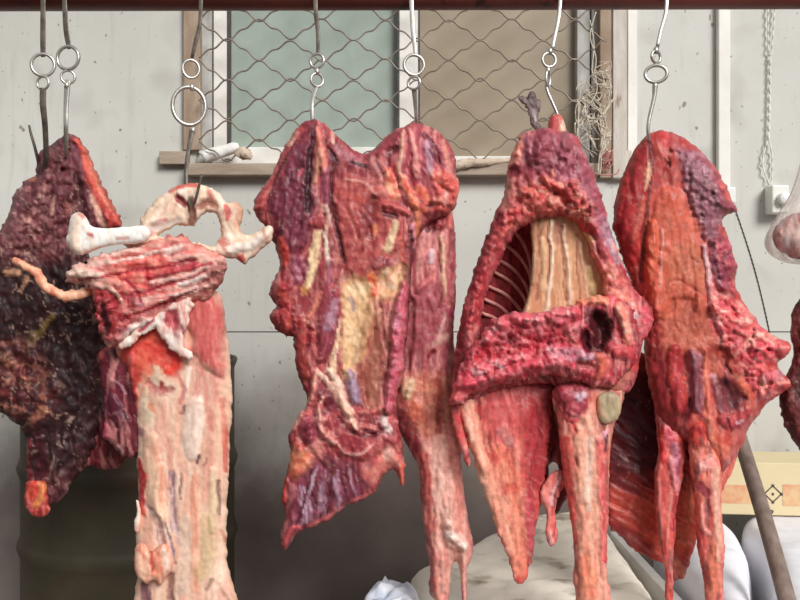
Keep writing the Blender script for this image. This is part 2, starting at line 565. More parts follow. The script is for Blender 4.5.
def wallmat(name='wall', low_shade=None):
    m, nt, P = mat('wall_panel')
    tc = N(nt, 'ShaderNodeTexCoord')
    n1 = N(nt, 'ShaderNodeTexNoise', Scale=1.6, Detail=6, Roughness=.6)
    nt.links.new(tc.outputs['Object'], n1.inputs['Vector'])
    r = N(nt, 'ShaderNodeValToRGB')
    r.color_ramp.elements[0].color = l4(WALL[0]); r.color_ramp.elements[0].position = .3
    r.color_ramp.elements[1].color = l4(WALL[1]); r.color_ramp.elements[1].position = .7
    nt.links.new(n1.outputs['Fac'], r.inputs[0])
    out = r.outputs[0]
    # vertical rubbed streaks, splashes and specks
    for sc_, st, lo, hi, colr, fac in ((9, (4, 1, .5), .6, .8, (150, 144, 136), .22), (24, (1, 1, .8), .725, .755, (112, 92, 78), .75), (60, (1, 1, .7), .69, .73, (96, 78, 66), .75), (110, (1, 1, 1), .73, .76, (80, 66, 58), .6), (5, (1, 1, 1), .58, .75, (168, 164, 156), .6)):
        mp = N(nt, 'ShaderNodeMapping'); mp.inputs['Scale'].default_value = st
        mp.inputs['Location'].default_value = (sc_ * .37, 0, sc_ * .11)
        nt.links.new(tc.outputs['Object'], mp.inputs['Vector'])
        n = N(nt, 'ShaderNodeTexNoise', Scale=sc_, Detail=2, Roughness=.5)
        nt.links.new(mp.outputs[0], n.inputs['Vector'])
        rr = N(nt, 'ShaderNodeMapRange'); rr.inputs['From Min'].default_value = lo; rr.inputs['From Max'].default_value = hi
        rr.inputs['To Max'].default_value = fac
        nt.links.new(n.outputs['Fac'], rr.inputs['Value'])
        mx = N(nt, 'ShaderNodeMix', data_type='RGBA')
        nt.links.new(rr.outputs[0], mx.inputs[0]); nt.links.new(out, mx.inputs[6]); mx.inputs[7].default_value = l4(colr)
        out = mx.outputs[2]
    if low_shade:
        # shade painted in as a grimy tone, deepening down the lower sheet, ragged upper edge
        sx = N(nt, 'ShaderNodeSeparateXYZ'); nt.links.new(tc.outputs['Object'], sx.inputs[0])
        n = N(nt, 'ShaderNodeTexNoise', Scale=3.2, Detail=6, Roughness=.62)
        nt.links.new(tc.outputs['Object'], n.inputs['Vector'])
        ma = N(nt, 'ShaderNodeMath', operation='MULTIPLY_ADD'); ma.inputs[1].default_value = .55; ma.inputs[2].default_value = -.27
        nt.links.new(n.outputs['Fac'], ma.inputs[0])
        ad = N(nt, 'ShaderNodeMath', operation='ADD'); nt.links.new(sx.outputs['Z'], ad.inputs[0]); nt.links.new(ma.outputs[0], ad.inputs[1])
        rr = N(nt, 'ShaderNodeMapRange'); rr.inputs['From Min'].default_value = low_shade[0]; rr.inputs['From Max'].default_value = low_shade[1]
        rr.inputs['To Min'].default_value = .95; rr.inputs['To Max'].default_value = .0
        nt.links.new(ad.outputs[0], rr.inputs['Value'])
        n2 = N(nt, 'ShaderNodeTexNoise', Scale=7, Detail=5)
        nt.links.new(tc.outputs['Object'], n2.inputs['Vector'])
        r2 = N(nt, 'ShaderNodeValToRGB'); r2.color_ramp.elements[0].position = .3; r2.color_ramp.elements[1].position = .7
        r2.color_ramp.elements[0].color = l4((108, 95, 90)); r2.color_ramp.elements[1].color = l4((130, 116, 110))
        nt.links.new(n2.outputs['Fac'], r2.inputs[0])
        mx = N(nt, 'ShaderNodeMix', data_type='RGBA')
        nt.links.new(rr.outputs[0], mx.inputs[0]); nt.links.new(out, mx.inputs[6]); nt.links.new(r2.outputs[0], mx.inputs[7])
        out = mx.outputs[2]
    nt.links.new(out, P.inputs['Base Color'])
    P.inputs['Roughness'].default_value = .6
    M[name] = m


WALL = ((190, 189, 181), (208, 207, 200))
wallmat()
wallmat('wall_shaded', (.50, .94))


def cardmat():
    m, nt, P = mat('cardboard')
    tc = N(nt, 'ShaderNodeTexCoord')
    n1 = N(nt, 'ShaderNodeTexNoise', Scale=9, Detail=5)
    nt.links.new(tc.outputs['Object'], n1.inputs['Vector'])
    r = N(nt, 'ShaderNodeValToRGB')
    r.color_ramp.elements[0].color = l4((208, 190, 150)); r.color_ramp.elements[1].color = l4((222, 206, 168))
    nt.links.new(n1.outputs['Fac'], r.inputs[0])
    nt.links.new(r.outputs[0], P.inputs['Base Color'])
    P.inputs['Roughness'].default_value = .75
    M['cardboard'] = m


cardmat()
surf('orange_print', (216, 186, 142), (212, 142, 108), scale=22, rough=.8, bump=.05)


def filmmat():
    m, nt, P = mat('clear_film')
    tr = N(nt, 'ShaderNodeBsdfTransparent'); tr.inputs[0].default_value = (.96, .95, .94, 1)
    mix = N(nt, 'ShaderNodeMixShader')
    P.inputs['Base Color'].default_value = l4((240, 228, 222)); P.inputs['Roughness'].default_value = .22
    n = N(nt, 'ShaderNodeTexNoise', Scale=26, Detail=4)
    tc = N(nt, 'ShaderNodeTexCoord'); mp = N(nt, 'ShaderNodeMapping'); mp.inputs['Scale'].default_value = (2.5, 2.5, .5)
    nt.links.new(tc.outputs['Object'], mp.inputs[0]); nt.links.new(mp.outputs[0], n.inputs['Vector'])
    r = N(nt, 'ShaderNodeMapRange'); r.inputs['From Min'].default_value = .35; r.inputs['From Max'].default_value = .7
    r.inputs['To Min'].default_value = .12; r.inputs['To Max'].default_value = .6
    nt.links.new(n.outputs['Fac'], r.inputs['Value']); nt.links.new(r.outputs[0], mix.inputs[0])
    nt.links.new(tr.outputs[0], mix.inputs[1]); nt.links.new(P.outputs[0], mix.inputs[2])
    nt.links.new(mix.outputs[0], nt.nodes['Material Output'].inputs[0])
    M['film'] = m


filmmat()
SUN_E = 3.5; SUN_A = 26; SUN_D = (-.44, .74, -.54); WORLD_E = .48; EXPO = 0.0
# ------------------------------------------------- further markings of the single pieces
EXTRA = {
    ('beef_chunk', 'muscle'): [
        A([(40, 160), (60, 150), (78, 170), (80, 230), (60, 262), (10, 262), (-10, 250), (20, 200)], (112, 52, 58), c2=(84, 34, 42), fe=10, a=.6, nod=(9, 6, (166, 112, 108))),
        A([(-30, 340), (40, 345), (60, 400), (40, 425), (-20, 410)], (92, 34, 38), c2=(60, 24, 28), fe=10, a=.7, nod=(10, 5, (176, 110, 92))),
        S([(36, 430, 4), (42, 460, 6), (44, 490, 5)], (86, 26, 32), c2=(58, 18, 24), a=.7)],
    ('backbone_piece', 'neck_meat'): [
        A([(92, 288), (116, 284), (132, 296), (134, 322), (116, 346), (100, 338), (94, 312)], (176, 46, 52), c2=(126, 28, 38), fe=6, a=.9, nod=(7, 4, (220, 116, 112))),
        S([(103, 306, 3), (106, 322, 4), (108, 334, 3)], (84, 18, 26), h=-4), S([(122, 300, 3), (126, 312, 3)], (206, 120, 110), h=3),
        S([(78, 280, 1.2), (112, 275, 1.8), (150, 268, 2), (196, 258, 1.2)], (166, 44, 54), h=-2), S([(112, 300, 1.4), (150, 290, 2), (206, 272, 1.4)], (160, 44, 54), h=-2), S([(130, 316, 1.5), (160, 304, 2), (196, 290, 1.2)], (150, 40, 50), h=-2.5),
        S([(112, 262, 1.2), (140, 256, 1.6), (176, 246, 1.2)], (246, 214, 196), h=1.5), S([(150, 282, 1.5), (184, 276, 2), (216, 264, 1.5)], (244, 196, 180), h=2), S([(96, 286, 2), (112, 290, 2.4), (122, 300, 1.5)], (238, 186, 164), h=2),
        A([(204, 268), (222, 262), (224, 280), (212, 296), (200, 292)], (186, 110, 98), c2=(150, 80, 74), fe=4, a=.8, nod=(6, 4, (226, 180, 160)))],
    ('backbone_piece', 'fat_back'): [
        S([(150, 390, 4), (160, 420, 6), (158, 450, 5)], (226, 156, 138), ff=4, a=.55), S([(210, 420, 5), (208, 460, 6), (206, 500, 5)], (224, 150, 130), ff=4, a=.55), S([(180, 410, 4), (178, 445, 5), (184, 480, 4)], (230, 164, 142), ff=4, a=.55), S([(148, 384, 3), (158, 392, 5), (172, 388, 3)], (150, 60, 64), c2=(196, 110, 106), h=-2, a=.8), S([(186, 396, 2), (190, 370, 3)], (246, 226, 210), a=.8, h=1.5), S([(160, 466, 3), (156, 500, 4), (162, 520, 3)], (240, 200, 172), h=3, a=.8),
        S([(134, 352, 5), (130, 374, 5), (134, 400, 4)], (206, 52, 54), c2=(222, 96, 90), h=2), S([(164, 345, 5), (178, 360, 6), (166, 372, 5)], (224, 66, 50), c2=(214, 50, 50), a=.9), S([(140, 360, 6), (150, 372, 5)], (226, 104, 78), a=.7),
        S([(206, 300, 8), (207, 330, 9), (204, 356, 6)], (198, 76, 78), c2=(212, 106, 100), ff=3, a=.8), S([(202, 370, 3), (206, 400, 3), (212, 430, 2)], (222, 138, 122), ff=2, a=.7), S([(164, 400, 2), (166, 430, 3), (172, 460, 2)], (226, 164, 142), ff=2, a=.7), S([(176, 370, 2), (184, 390, 3), (180, 402, 2)], (206, 110, 104), ff=2, a=.7), S([(222, 400, 3), (226, 440, 3)], (218, 118, 100), ff=2, a=.7), S([(150, 445, 2), (160, 470, 3), (162, 500, 3)], (228, 150, 124), ff=2, a=.7)],
    ('shoulder_side', 'muscle'): [
        S([(334, 166, 1.5), (331, 196, 2.4), (336, 232, 2.4), (343, 262, 1.6)], (90, 26, 34), h=-3, a=.9), S([(412, 232, 2), (413, 280, 4), (411, 330, 5), (406, 380, 4)], (96, 28, 36), h=-5, a=.9),
        S([(356, 288, 8), (350, 315, 8), (347, 345, 7), (347, 374, 5)], (234, 198, 152), c2=(224, 172, 122), ff=3, a=.95), S([(398, 268, 4), (388, 280, 6), (376, 292, 5)], (238, 196, 160), c2=(232, 160, 120), a=.9), S([(352, 300, 2.6), (354, 309, 2.6)], (160, 130, 130), a=.9), S([(372, 280, 4), (374, 294, 4)], (222, 92, 64), a=.85, nod=(5, 2)),
        S([(318, 466, 1), (308, 495, 2.4), (302, 524, 1.6)], (186, 156, 166), c2=(150, 104, 122), a=.9, h=1), S([(326, 470, 1), (321, 498, 2.4), (317, 518, 1.6)], (176, 142, 152), c2=(140, 92, 110), a=.9, h=1), S([(337, 470, 1), (337, 492, 2.2), (338, 506, 1.4)], (172, 136, 146), c2=(136, 86, 104), a=.9, h=1), S([(350, 470, 1), (352, 484, 1.6), (356, 496, 1)], (160, 120, 132), a=.8, h=1), S([(313, 470, 1), (305, 500, 1.2), (296, 526, 1)], (84, 26, 40), h=-2), S([(331, 472, 1), (328, 500, 1.2), (326, 514, 1)], (84, 26, 40), h=-2),  # more painted sheen stripes on the lower fan, dark grooves between
        A([(272, 286), (290, 282), (294, 308), (292, 336), (276, 328), (270, 314)], (172, 52, 54), c2=(140, 36, 42), fe=3, a=.7, nod=(10, 5, (220, 116, 98))),
        A([(296, 316), (314, 318), (318, 345), (300, 346)], (170, 58, 60), c2=(134, 36, 44), fe=4, a=.8, nod=(7, 4, (222, 130, 112))),
        A([(440, 172), (456, 174), (459, 196), (448, 214), (430, 210), (432, 190)], (226, 104, 90), c2=(206, 76, 74), fe=4, a=.8, nod=(7, 4, (240, 170, 148))),
        A([(296, 398), (316, 384), (330, 392), (336, 440), (300, 452), (288, 440)], (176, 74, 78), c2=(138, 44, 56), fe=6, a=.6, nod=(9, 4.5, (228, 160, 146))),
        A([(346, 410), (384, 404), (402, 420), (400, 446), (376, 440), (356, 428)], (178, 70, 76), c2=(134, 40, 50), fe=6, a=.6, nod=(9, 4, (222, 150, 138))),
        A([(342, 284), (372, 284), (370, 318), (358, 355), (351, 374), (342, 374), (345, 330)], (234, 200, 156), c2=(224, 180, 130), fe=3, cs=12, a=.95, h=-1),
        A([(370, 322), (382, 316), (384, 370), (378, 402), (362, 406), (357, 386)], (156, 84, 68), c2=(182, 116, 92), fe=5, h=-4, ff=4, a=.9), S([(372, 306, 3), (366, 330, 4), (360, 360, 3)], (206, 156, 110), ff=3, a=.8), S([(351, 300, 2.5), (353, 308, 2.5)], (160, 136, 132), a=.8),
        A([(320, 386), (334, 390), (340, 408), (326, 414), (318, 402)], (98, 30, 42), c2=(128, 52, 60), fe=3, h=-3, a=.9), A([(302, 420), (314, 414), (318, 438), (306, 444), (298, 434)], (116, 38, 52), c2=(150, 66, 78), fe=3, h=3, a=.9),
        S([(316, 372, 2), (311, 394, 3), (303, 411, 3), (294, 428, 2)], (236, 170, 152), c2=(222, 130, 118), h=3, a=.95), S([(318, 374, 2.5), (332, 386, 3.4), (346, 408, 3.8), (357, 428, 2)], (242, 206, 180), c2=(230, 176, 150), h=3, a=.95), S([(322, 396, 2), (320, 416, 3), (324, 436, 3), (336, 444, 2)], (236, 184, 164), c2=(214, 120, 112), h=3, a=.9, nod=(5, 2)), S([(340, 418, 2), (352, 432, 2.4), (372, 436, 2.4), (388, 428, 2)], (104, 28, 40), h=-3, a=.85), S([(383, 418, 3), (389, 430, 3.4)], (236, 208, 198), h=2, a=.95),
        S([(350, 372, 4), (354, 386, 5), (357, 402, 4)], (150, 120, 140), c2=(176, 150, 166), h=3, a=.9, ff=2),  # same lavender sheen, painted again over the fold
        S([(336, 300, 3), (332, 318, 4), (328, 330, 3)], (176, 132, 146), c2=(150, 90, 106), a=.8),
        S([(400, 292, 3), (397, 330, 4), (393, 370, 4)], (214, 120, 132), c2=(192, 80, 96), a=.7, nod=(5, 3, (232, 170, 176)))],
    ('shoulder_side', 'shank'): [
        S([(402, 250, 6), (402, 300, 7), (398, 350, 7), (394, 390, 6)], (110, 34, 42), c2=(86, 26, 34), a=.9), S([(420, 300, 6), (426, 330, 7), (424, 350, 5)], (176, 96, 98), c2=(156, 70, 76), ff=3, a=.7), S([(402, 412, 4), (414, 440, 6), (424, 456, 5)], (130, 46, 48), c2=(100, 30, 36), a=.85),
        A([(424, 440), (452, 436), (462, 480), (468, 530), (474, 550), (466, 580), (440, 600), (430, 540)], (230, 176, 156), c2=(214, 140, 124), fe=6, ff=2.5, a=.9), S([(440, 450, 8), (442, 490, 9), (446, 520, 8)], (236, 192, 172), c2=(222, 160, 142), ff=2.5, a=.85), S([(424, 456, 4), (428, 490, 4), (431, 530, 4)], (168, 64, 62), c2=(196, 96, 88), ff=2.5, a=.8), S([(452, 440, 3), (456, 480, 3), (460, 515, 3)], (206, 126, 112), ff=2, a=.8), S([(446, 532, 3), (456, 538, 5), (466, 546, 4)], (246, 222, 206), c2=(234, 190, 172), h=2, nod=(5, 2))],
    ('rib_cage', 'neck_rim'): [
        A([(458, 384), (478, 346), (494, 324), (540, 314), (580, 306), (584, 350), (560, 372), (510, 378), (470, 392)], (206, 66, 80), c2=(172, 40, 54), fe=6, a=.6, nod=(8, 5, (236, 150, 152))),
        S([(484, 338, 6), (498, 324, 6), (520, 317, 6), (545, 316, 6), (568, 310, 6)], (226, 112, 118), c2=(206, 80, 92), h=2, a=.9, nod=(7, 6, (246, 194, 190))),
        S([(474, 372, 4), (500, 364, 5), (530, 356, 4)], (232, 130, 134), c2=(206, 74, 86), h=2, a=.7, nod=(6, 4, (248, 206, 204))), S([(596, 316, 7), (601, 328, 12), (599, 340, 9)], (88, 22, 30), c2=(66, 16, 24), h=-6), S([(584, 336, 5), (588, 346, 5)], (84, 18, 28), h=-4)],
    ('rib_cage', 'shoulder'): [
        A([(514, 188), (540, 180), (575, 182), (592, 205), (594, 226), (562, 212), (536, 214), (506, 236), (500, 222)], (218, 100, 88), c2=(184, 56, 60), fe=6, a=.75, nod=(8, 5.5, (240, 170, 144))),
        S([(500, 225, 6), (488, 255, 6), (476, 290, 6), (466, 325, 6)], (176, 50, 58), c2=(140, 34, 44), a=.75, nod=(7, 3.5, (214, 104, 100))),
        A([(526, 136), (560, 134), (580, 150), (598, 196), (606, 230), (592, 214), (570, 178), (540, 172), (528, 160)], (158, 76, 86), c2=(126, 46, 58), fe=6, a=.5, nod=(6, 3, (206, 140, 146))),
        A([(594, 250), (612, 262), (630, 296), (612, 298), (600, 280)], (232, 136, 118), c2=(214, 96, 92), fe=5, a=.7, nod=(7, 3.5, (244, 190, 168)))],
    ('rib_cage', 'flank_flap'): [
        S([(468, 402, 5), (475, 432, 7), (485, 466, 9), (499, 506, 10), (513, 545, 8)], (242, 190, 160), c2=(232, 152, 126), ff=4, a=.85), S([(546, 385, 7), (543, 430, 9), (537, 480, 8)], (142, 28, 40), c2=(166, 48, 54), ff=3, a=.85), S([(508, 400, 12), (512, 430, 10)], (196, 74, 74), c2=(214, 112, 104), ff=3, a=.6), S([(516, 500, 8), (518, 540, 8), (520, 572, 5)], (234, 150, 118), c2=(224, 120, 98), ff=3, a=.8)],
    ('rib_cage', 'shank'): [
        S([(588, 424, 11), (587, 470, 13), (590, 530, 13), (593, 592, 13)], (238, 176, 148), c2=(226, 138, 114), ff=3, a=.8), S([(590, 440, 4), (588, 480, 4), (588, 510, 3)], (246, 212, 188), ff=2, a=.8), S([(566, 440, 4), (570, 490, 4), (576, 540, 4)], (208, 78, 72), c2=(222, 110, 96), ff=2.5, a=.85), S([(602, 440, 3), (603, 500, 3.5), (605, 560, 3)], (200, 68, 70), c2=(226, 120, 112), ff=2, a=.85), S([(586, 560, 7), (590, 590, 9)], (220, 108, 80), c2=(234, 148, 112), ff=3, a=.7)],
    ('leg_quarter', 'muscle'): [
        A([(654, 204), (688, 196), (706, 246), (709, 300), (690, 306), (664, 318), (650, 300)], (208, 104, 76), c2=(190, 84, 62), fe=12, ff=4, ang=88, a=.6),
        A([(704, 288), (730, 298), (756, 316), (790, 340), (788, 356), (766, 366), (790, 380), (784, 396), (758, 402), (738, 362), (714, 326)], (224, 100, 100), c2=(196, 62, 74), fe=6, a=.85, nod=(8, 6, (246, 192, 170))),
        A([(688, 158), (710, 166), (722, 190), (722, 218), (712, 246), (698, 222), (688, 188)], (146, 88, 96), c2=(110, 54, 66), fe=5, a=.75, nod=(6, 3.5, (196, 156, 160))),
        A([(716, 226), (732, 246), (738, 268), (734, 290), (722, 292), (712, 256)], (160, 62, 78), c2=(110, 44, 60), fe=4, a=.8, nod=(6, 4.5, (222, 116, 120))),
        A([(690, 348), (702, 354), (705, 400), (697, 414), (686, 392)], (118, 50, 60), c2=(152, 98, 106), fe=5, ff=3, a=.9, h=3), A([(716, 376), (736, 378), (746, 398), (732, 414), (716, 406)], (110, 42, 48), c2=(84, 30, 38), fe=6, a=.85, h=-3),
        S([(650, 322, 4), (656, 360, 7), (664, 405, 8), (676, 430, 6)], (128, 32, 38), c2=(158, 48, 50), ff=4, a=.85), S([(706, 350, 3), (706, 385, 3), (710, 420, 3)], (228, 130, 108), c2=(214, 100, 86), ff=2, h=2), S([(716, 350, 9), (726, 358, 9)], (166, 64, 48), c2=(136, 44, 36), a=.8, h=-2), S([(740, 382, 4), (748, 396, 4)], (218, 104, 78), h=1, a=.8),
        S([(690, 308, 8), (690, 335, 9)], (190, 98, 76), c2=(170, 76, 62), ff=4, a=.7)],
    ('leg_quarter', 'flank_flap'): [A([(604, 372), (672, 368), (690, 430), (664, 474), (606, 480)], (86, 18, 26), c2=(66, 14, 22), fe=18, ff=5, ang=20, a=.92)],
}
# ================================================================= colours of flesh
FW = (244, 226, 212); F = (236, 204, 172); FP = (232, 178, 158); YF = (224, 182, 122); TAN = (206, 150, 116)
P_ = (214, 122, 112); R_ = (172, 52, 54); RB = (208, 56, 50); OR = (216, 100, 70); ORL = (226, 140, 104)
D_ = (104, 30, 38); DD = (66, 22, 28); PU = (116, 48, 58); PUL = (170, 108, 118); LAV = (178, 146, 152); SIL = (208, 178, 182)
MAR = (78, 24, 30)

# ----------------------------------------------------------------- A: dark beef chunk, far left
YA = 1.70
tA = thing('beef_chunk', 'dark dried beef chunk hanging furthest left behind the fatty backbone piece', 'meat', at(66, 136, YA), 'meat hanging from the pipe')
slab('muscle', tA, [(66, 134), (78, 137), (88, 152), (97, 172), (108, 195), (118, 213), (122, 224), (112, 232), (98, 238), (90, 246), (92, 270), (100, 300), (106, 330), (108, 360), (102, 400), (96, 440), (82, 470), (68, 490), (62, 500), (48, 505), (36, 500), (28, 492), (27, 470), (24, 432), (12, 420), (-4, 410), (-24, 404), (-34, 330), (-24, 250), (-5, 236), (8, 215), (13, 195), (25, 182), (35, 175), (38, 156), (50, 144)],
     YA, ((104, 46, 52), (72, 30, 36), (150, 96, 100)), T=30, R=34, Tb=22, rag=(2.2, 6), cs=9, lump=(6, 9), marb=.55, mat=M['dry_meat'], feats=[
    A([(-40, 258), (90, 250), (110, 340), (105, 420), (80, 480), (20, 480), (-40, 400)], (48, 20, 22), c2=(28, 11, 14), fe=26, l=3, ls=9, a=.95),  # dried dark meat, darkened further in colour for the backbone piece's shade
    A([(66, 132), (80, 138), (90, 160), (84, 200), (70, 190), (62, 150)], (116, 56, 68), c2=(86, 34, 46), fe=8, ff=3, ang=80),
    S([(76, 140, 3), (86, 158, 5), (98, 190, 6), (110, 212, 8), (117, 224, 9)], (208, 94, 78), h=4, c2=(186, 68, 62), ff=4, soft=.5),
    S([(82, 142, 2), (92, 165, 3), (103, 192, 3), (112, 208, 3)], (218, 128, 104), h=1, ff=2, a=.7), S([(90, 150, 3), (102, 176, 4), (114, 204, 5)], (178, 58, 56), ff=3, a=.7),
    S([(92, 195, 2), (100, 215, 4), (106, 226, 3)], FP, ff=2, a=.8),
    S([(78, 175, 4), (80, 200, 7), (84, 222, 5)], DD, h=-4, soft=.8),
    S([(66, 138, 2.5), (66, 148, 3), (67, 156, 1)], (40, 14, 20), h=-5),
    S([(55, 195, 1.5), (52, 213, 2)], FP, h=1.5, a=.8), S([(34, 214, 2), (29, 221, 3)], FP, h=1.5, a=.8),
    S([(67, 204, 4), (70, 210, 2)], P_, a=.6), S([(45, 255, 4), (52, 258, 2)], P_, a=.4),
    S([(30, 178, 2), (34, 180, 2.5)], ORL, a=.8), S([(20, 195, 9), (16, 215, 8), (8, 235, 6)], (128, 84, 92), a=.6, l=2),
    S([(62, 150, 2), (58, 180, 3), (60, 220, 2)], (140, 84, 92), a=.5, h=2), S([(42, 165, 3), (44, 190, 3), (38, 230, 2)], (134, 80, 88), a=.4, h=2),
    S([(8, 272, 4), (18, 274, 3)], TAN, h=2, a=.7), S([(26, 278, 2.5), (22, 292, 1.5)], TAN, h=1.5, a=.6),
    S([(52, 318, 3), (42, 330, 4), (34, 336, 5)], (140, 110, 60), h=3, a=.7), S([(34, 336, 4), (26, 350, 3)], (112, 84, 50), a=.6),
    S([(4, 358, 6), (12, 362, 4)], (160, 130, 100), h=3, a=.6, l=2), S([(20, 376, 4), (34, 380, 3)], (190, 110, 90), h=3, a=.7), S([(24, 372, 3), (22, 366, 2)], (190, 84, 76), a=.7),
    S([(14, 413, 1), (22, 410, 3)], (206, 128, 106), h=3), S([(42, 408, 3), (46, 410, 3)], (216, 166, 120), h=3), S([(2, 392, 5), (8, 396, 4)], (150, 62, 58), h=3, a=.7),
    S([(58, 383, 3), (64, 386, 2)], (140, 110, 100), a=.5), S([(36, 437, .9), (44, 434, .6)], (170, 140, 140), a=.6), S([(54, 452, 1), (50, 470, 1.2), (46, 482, .7)], (150, 110, 100), h=1, a=.6),
    S([(27, 440, 3), (28, 470, 3), (30, 490, 3)], (134, 36, 44), h=2, a=.8)])
slab('fat_tip', tA, [(27, 482), (36, 480), (46, 482), (48, 495), (50, 510), (44, 516), (34, 517), (26, 507), (25, 492)], YA - .05, ((196, 60, 52), (150, 34, 42), (222, 120, 80)), T=9, R=9, lump=(3, 5),
     feats=[S([(44, 486, 4), (41, 498, 4), (37, 506, 3)], (226, 136, 80), h=3), S([(28, 500, 2), (33, 512, 2)], (210, 90, 90), h=1)])
slab('hanging_flap', tA, [(70, 352), (94, 356), (100, 380), (104, 410), (122, 440), (128, 452), (118, 468), (104, 470), (90, 466), (76, 470), (60, 450), (60, 400)], YA + .012, ((112, 28, 36), (78, 18, 26), (136, 48, 54)), T=10, R=10, lump=(3, 8), feats=[
    S([(86, 360, 4), (88, 380, 5), (92, 395, 5)], (190, 90, 70), h=3, l=2), S([(88, 392, 4), (92, 400, 4)], (214, 90, 66), h=3), S([(86, 412, 2), (88, 408, 2)], P_)])

# ----------------------------------------------------------------- B: neck and backbone piece
YB = 1.56
tB = thing('backbone_piece', 'pale fatty backbone piece with bare pelvis bone ring held on the big steel ring hook', 'meat', at(197, 188, YB), 'meat hanging from the pipe')
slab('fat_back', tB, [(116, 340), (128, 322), (150, 302), (180, 288), (205, 284), (221, 296), (225, 320), (229, 350), (232, 385), (231, 420), (229, 460), (227, 520), (227, 560), (233, 585), (236, 625), (140, 625), (137, 580), (136, 540), (138, 500), (137, 460), (138, 440), (134, 400), (128, 372), (118, 356)],
     YB, ((232, 186, 160), (238, 204, 180), (226, 166, 146)), T=22, R=26, Tb=16, rag=(1.2, 8), ang=90, cs=13, str_=4, lump=(2.2, 12), mat=M['fat'], feats=[
    A([(118, 346), (150, 322), (168, 326), (186, 350), (186, 370), (170, 376), (150, 368), (138, 400), (130, 384)], (214, 54, 48), c2=(226, 92, 74), fe=6, l=2, ls=7, a=.95),
    A([(186, 292), (212, 290), (222, 310), (226, 350), (222, 380), (206, 372), (192, 350), (188, 320)], (196, 84, 84), c2=(216, 124, 112), fe=8, h=6, R=14, ff=2.5, ang=86, a=.95),
    S([(128, 355, 6), (130, 380, 5), (135, 410, 3)], (214, 62, 60), h=2, a=.85), S([(150, 375, 6), (146, 396, 5)], ORL, a=.7),
    S([(200, 366, 4), (198, 390, 3), (192, 404, 2)], P_, a=.6, ff=2), S([(214, 372, 4), (216, 400, 4)], (220, 140, 128), a=.6, ff=2), S([(226, 430, 3), (226, 450, 3), (224, 470, 2)], (206, 84, 72), a=.8),
    S([(155, 384, 7), (164, 388, 3)], (168, 52, 56), h=-2, c2=(200, 100, 92)), S([(150, 380, 2), (162, 384, 1.5)], (150, 44, 50), a=.8),
    S([(156, 370, 4), (150, 400, 8), (150, 420, 7)], (238, 212, 182), a=.8), S([(150, 406, 3), (153, 412, 2)], ORL, a=.9),
    S([(196, 404, 8), (194, 430, 12), (192, 455, 7)], FW, h=3, a=.6), S([(185, 405, 1.5), (183, 412, 2.2), (179, 412, 1)], (120, 70, 76), h=-1.5, a=.9),
    S([(199, 455, 1.5), (197, 464, 2)], (110, 70, 76), h=-2), S([(207, 460, 1), (205, 466, 1.4)], (120, 80, 80), h=-1),
    S([(140, 432, 4), (146, 434, 2)], (164, 110, 122), a=.8), S([(146, 445, 1), (150, 448, 1)], (140, 120, 110), a=.6),
    S([(150, 440, 8), (152, 470, 9), (156, 500, 9), (160, 520, 7)], (236, 188, 158), h=4, a=.8, ff=4), S([(168, 440, 4), (172, 470, 3), (170, 490, 3)], (222, 150, 128), a=.7, ff=2),
    S([(172, 475, 3.5), (174, 500, 4), (176, 530, 4)], (164, 124, 126), c2=(206, 178, 172), h=-2, ff=2), S([(180, 475, 1.2), (181, 500, 1)], (120, 84, 92), h=-1, a=.9), S([(172, 476, 1.2), (172, 495, 1)], (120, 84, 92), h=-1, a=.9),
    S([(194, 480, 4), (196, 510, 6), (194, 545, 5), (196, 590, 4)], (224, 144, 118), c2=(234, 178, 150), h=1, ff=3, a=.85),
    S([(218, 480, 2), (220, 496, 3.5), (220, 512, 2)], (130, 92, 86), h=-2.5, a=.9), S([(212, 470, 3), (215, 500, 5), (212, 530, 4)], (232, 210, 170), h=2, a=.7),
    S([(206, 520, 7), (210, 550, 9), (200, 575, 6)], (214, 182, 138), h=1, a=.7), S([(186, 520, 6), (184, 550, 8), (184, 590, 7)], (224, 196, 176), h=1, a=.7),
    S([(140, 460, 2), (142, 480, 5), (142, 505, 4), (146, 515, 1.5)], (176, 48, 50), c2=(206, 92, 84), h=2), S([(146, 505, 1), (154, 512, 4), (160, 530, 5), (164, 560, 3)], (150, 116, 112), c2=(196, 160, 150), h=-3),
    S([(166, 522, 1), (172, 545, 1.5), (176, 565, 1)], (150, 130, 140), h=-1.5), S([(176, 525, 2), (180, 545, 1.5)], SIL, a=.8), S([(212, 580, 3), (206, 590, 2)], (150, 104, 92), a=.7), S([(226, 590, 4), (232, 600, 3)], FP, h=3, a=.8),
    S([(170, 575, 4), (172, 600, 4)], (120, 66, 60), h=-3, a=.8), S([(146, 585, 5), (148, 600, 5)], (122, 70, 86), h=-2, a=.9), S([(222, 530, 2), (228, 545, 2)], (206, 120, 100), a=.7)])
slab('fat_lump', tB, [(136, 546), (144, 543), (152, 552), (160, 545), (168, 545), (173, 560), (172, 570), (166, 578), (160, 586), (154, 580), (147, 584), (139, 578), (134, 566)], YB - .045, ((232, 158, 128), (238, 190, 164), (216, 110, 92)), T=9, R=9, lump=(4, 6), mat=M['fat'],
     feats=[S([(150, 550, 2), (152, 572, 2)], (196, 86, 66), h=-3), S([(164, 550, 3), (168, 566, 3)], FW, a=.6)])
slab('fat_strand', tB, [(136, 500), (140, 505), (141, 520), (139, 532), (135, 532), (134, 522), (137, 512)], YB - .02, ((238, 190, 170), (226, 150, 130), FW), T=4, R=4, rag=(.6, 5), mat=M['fat'])
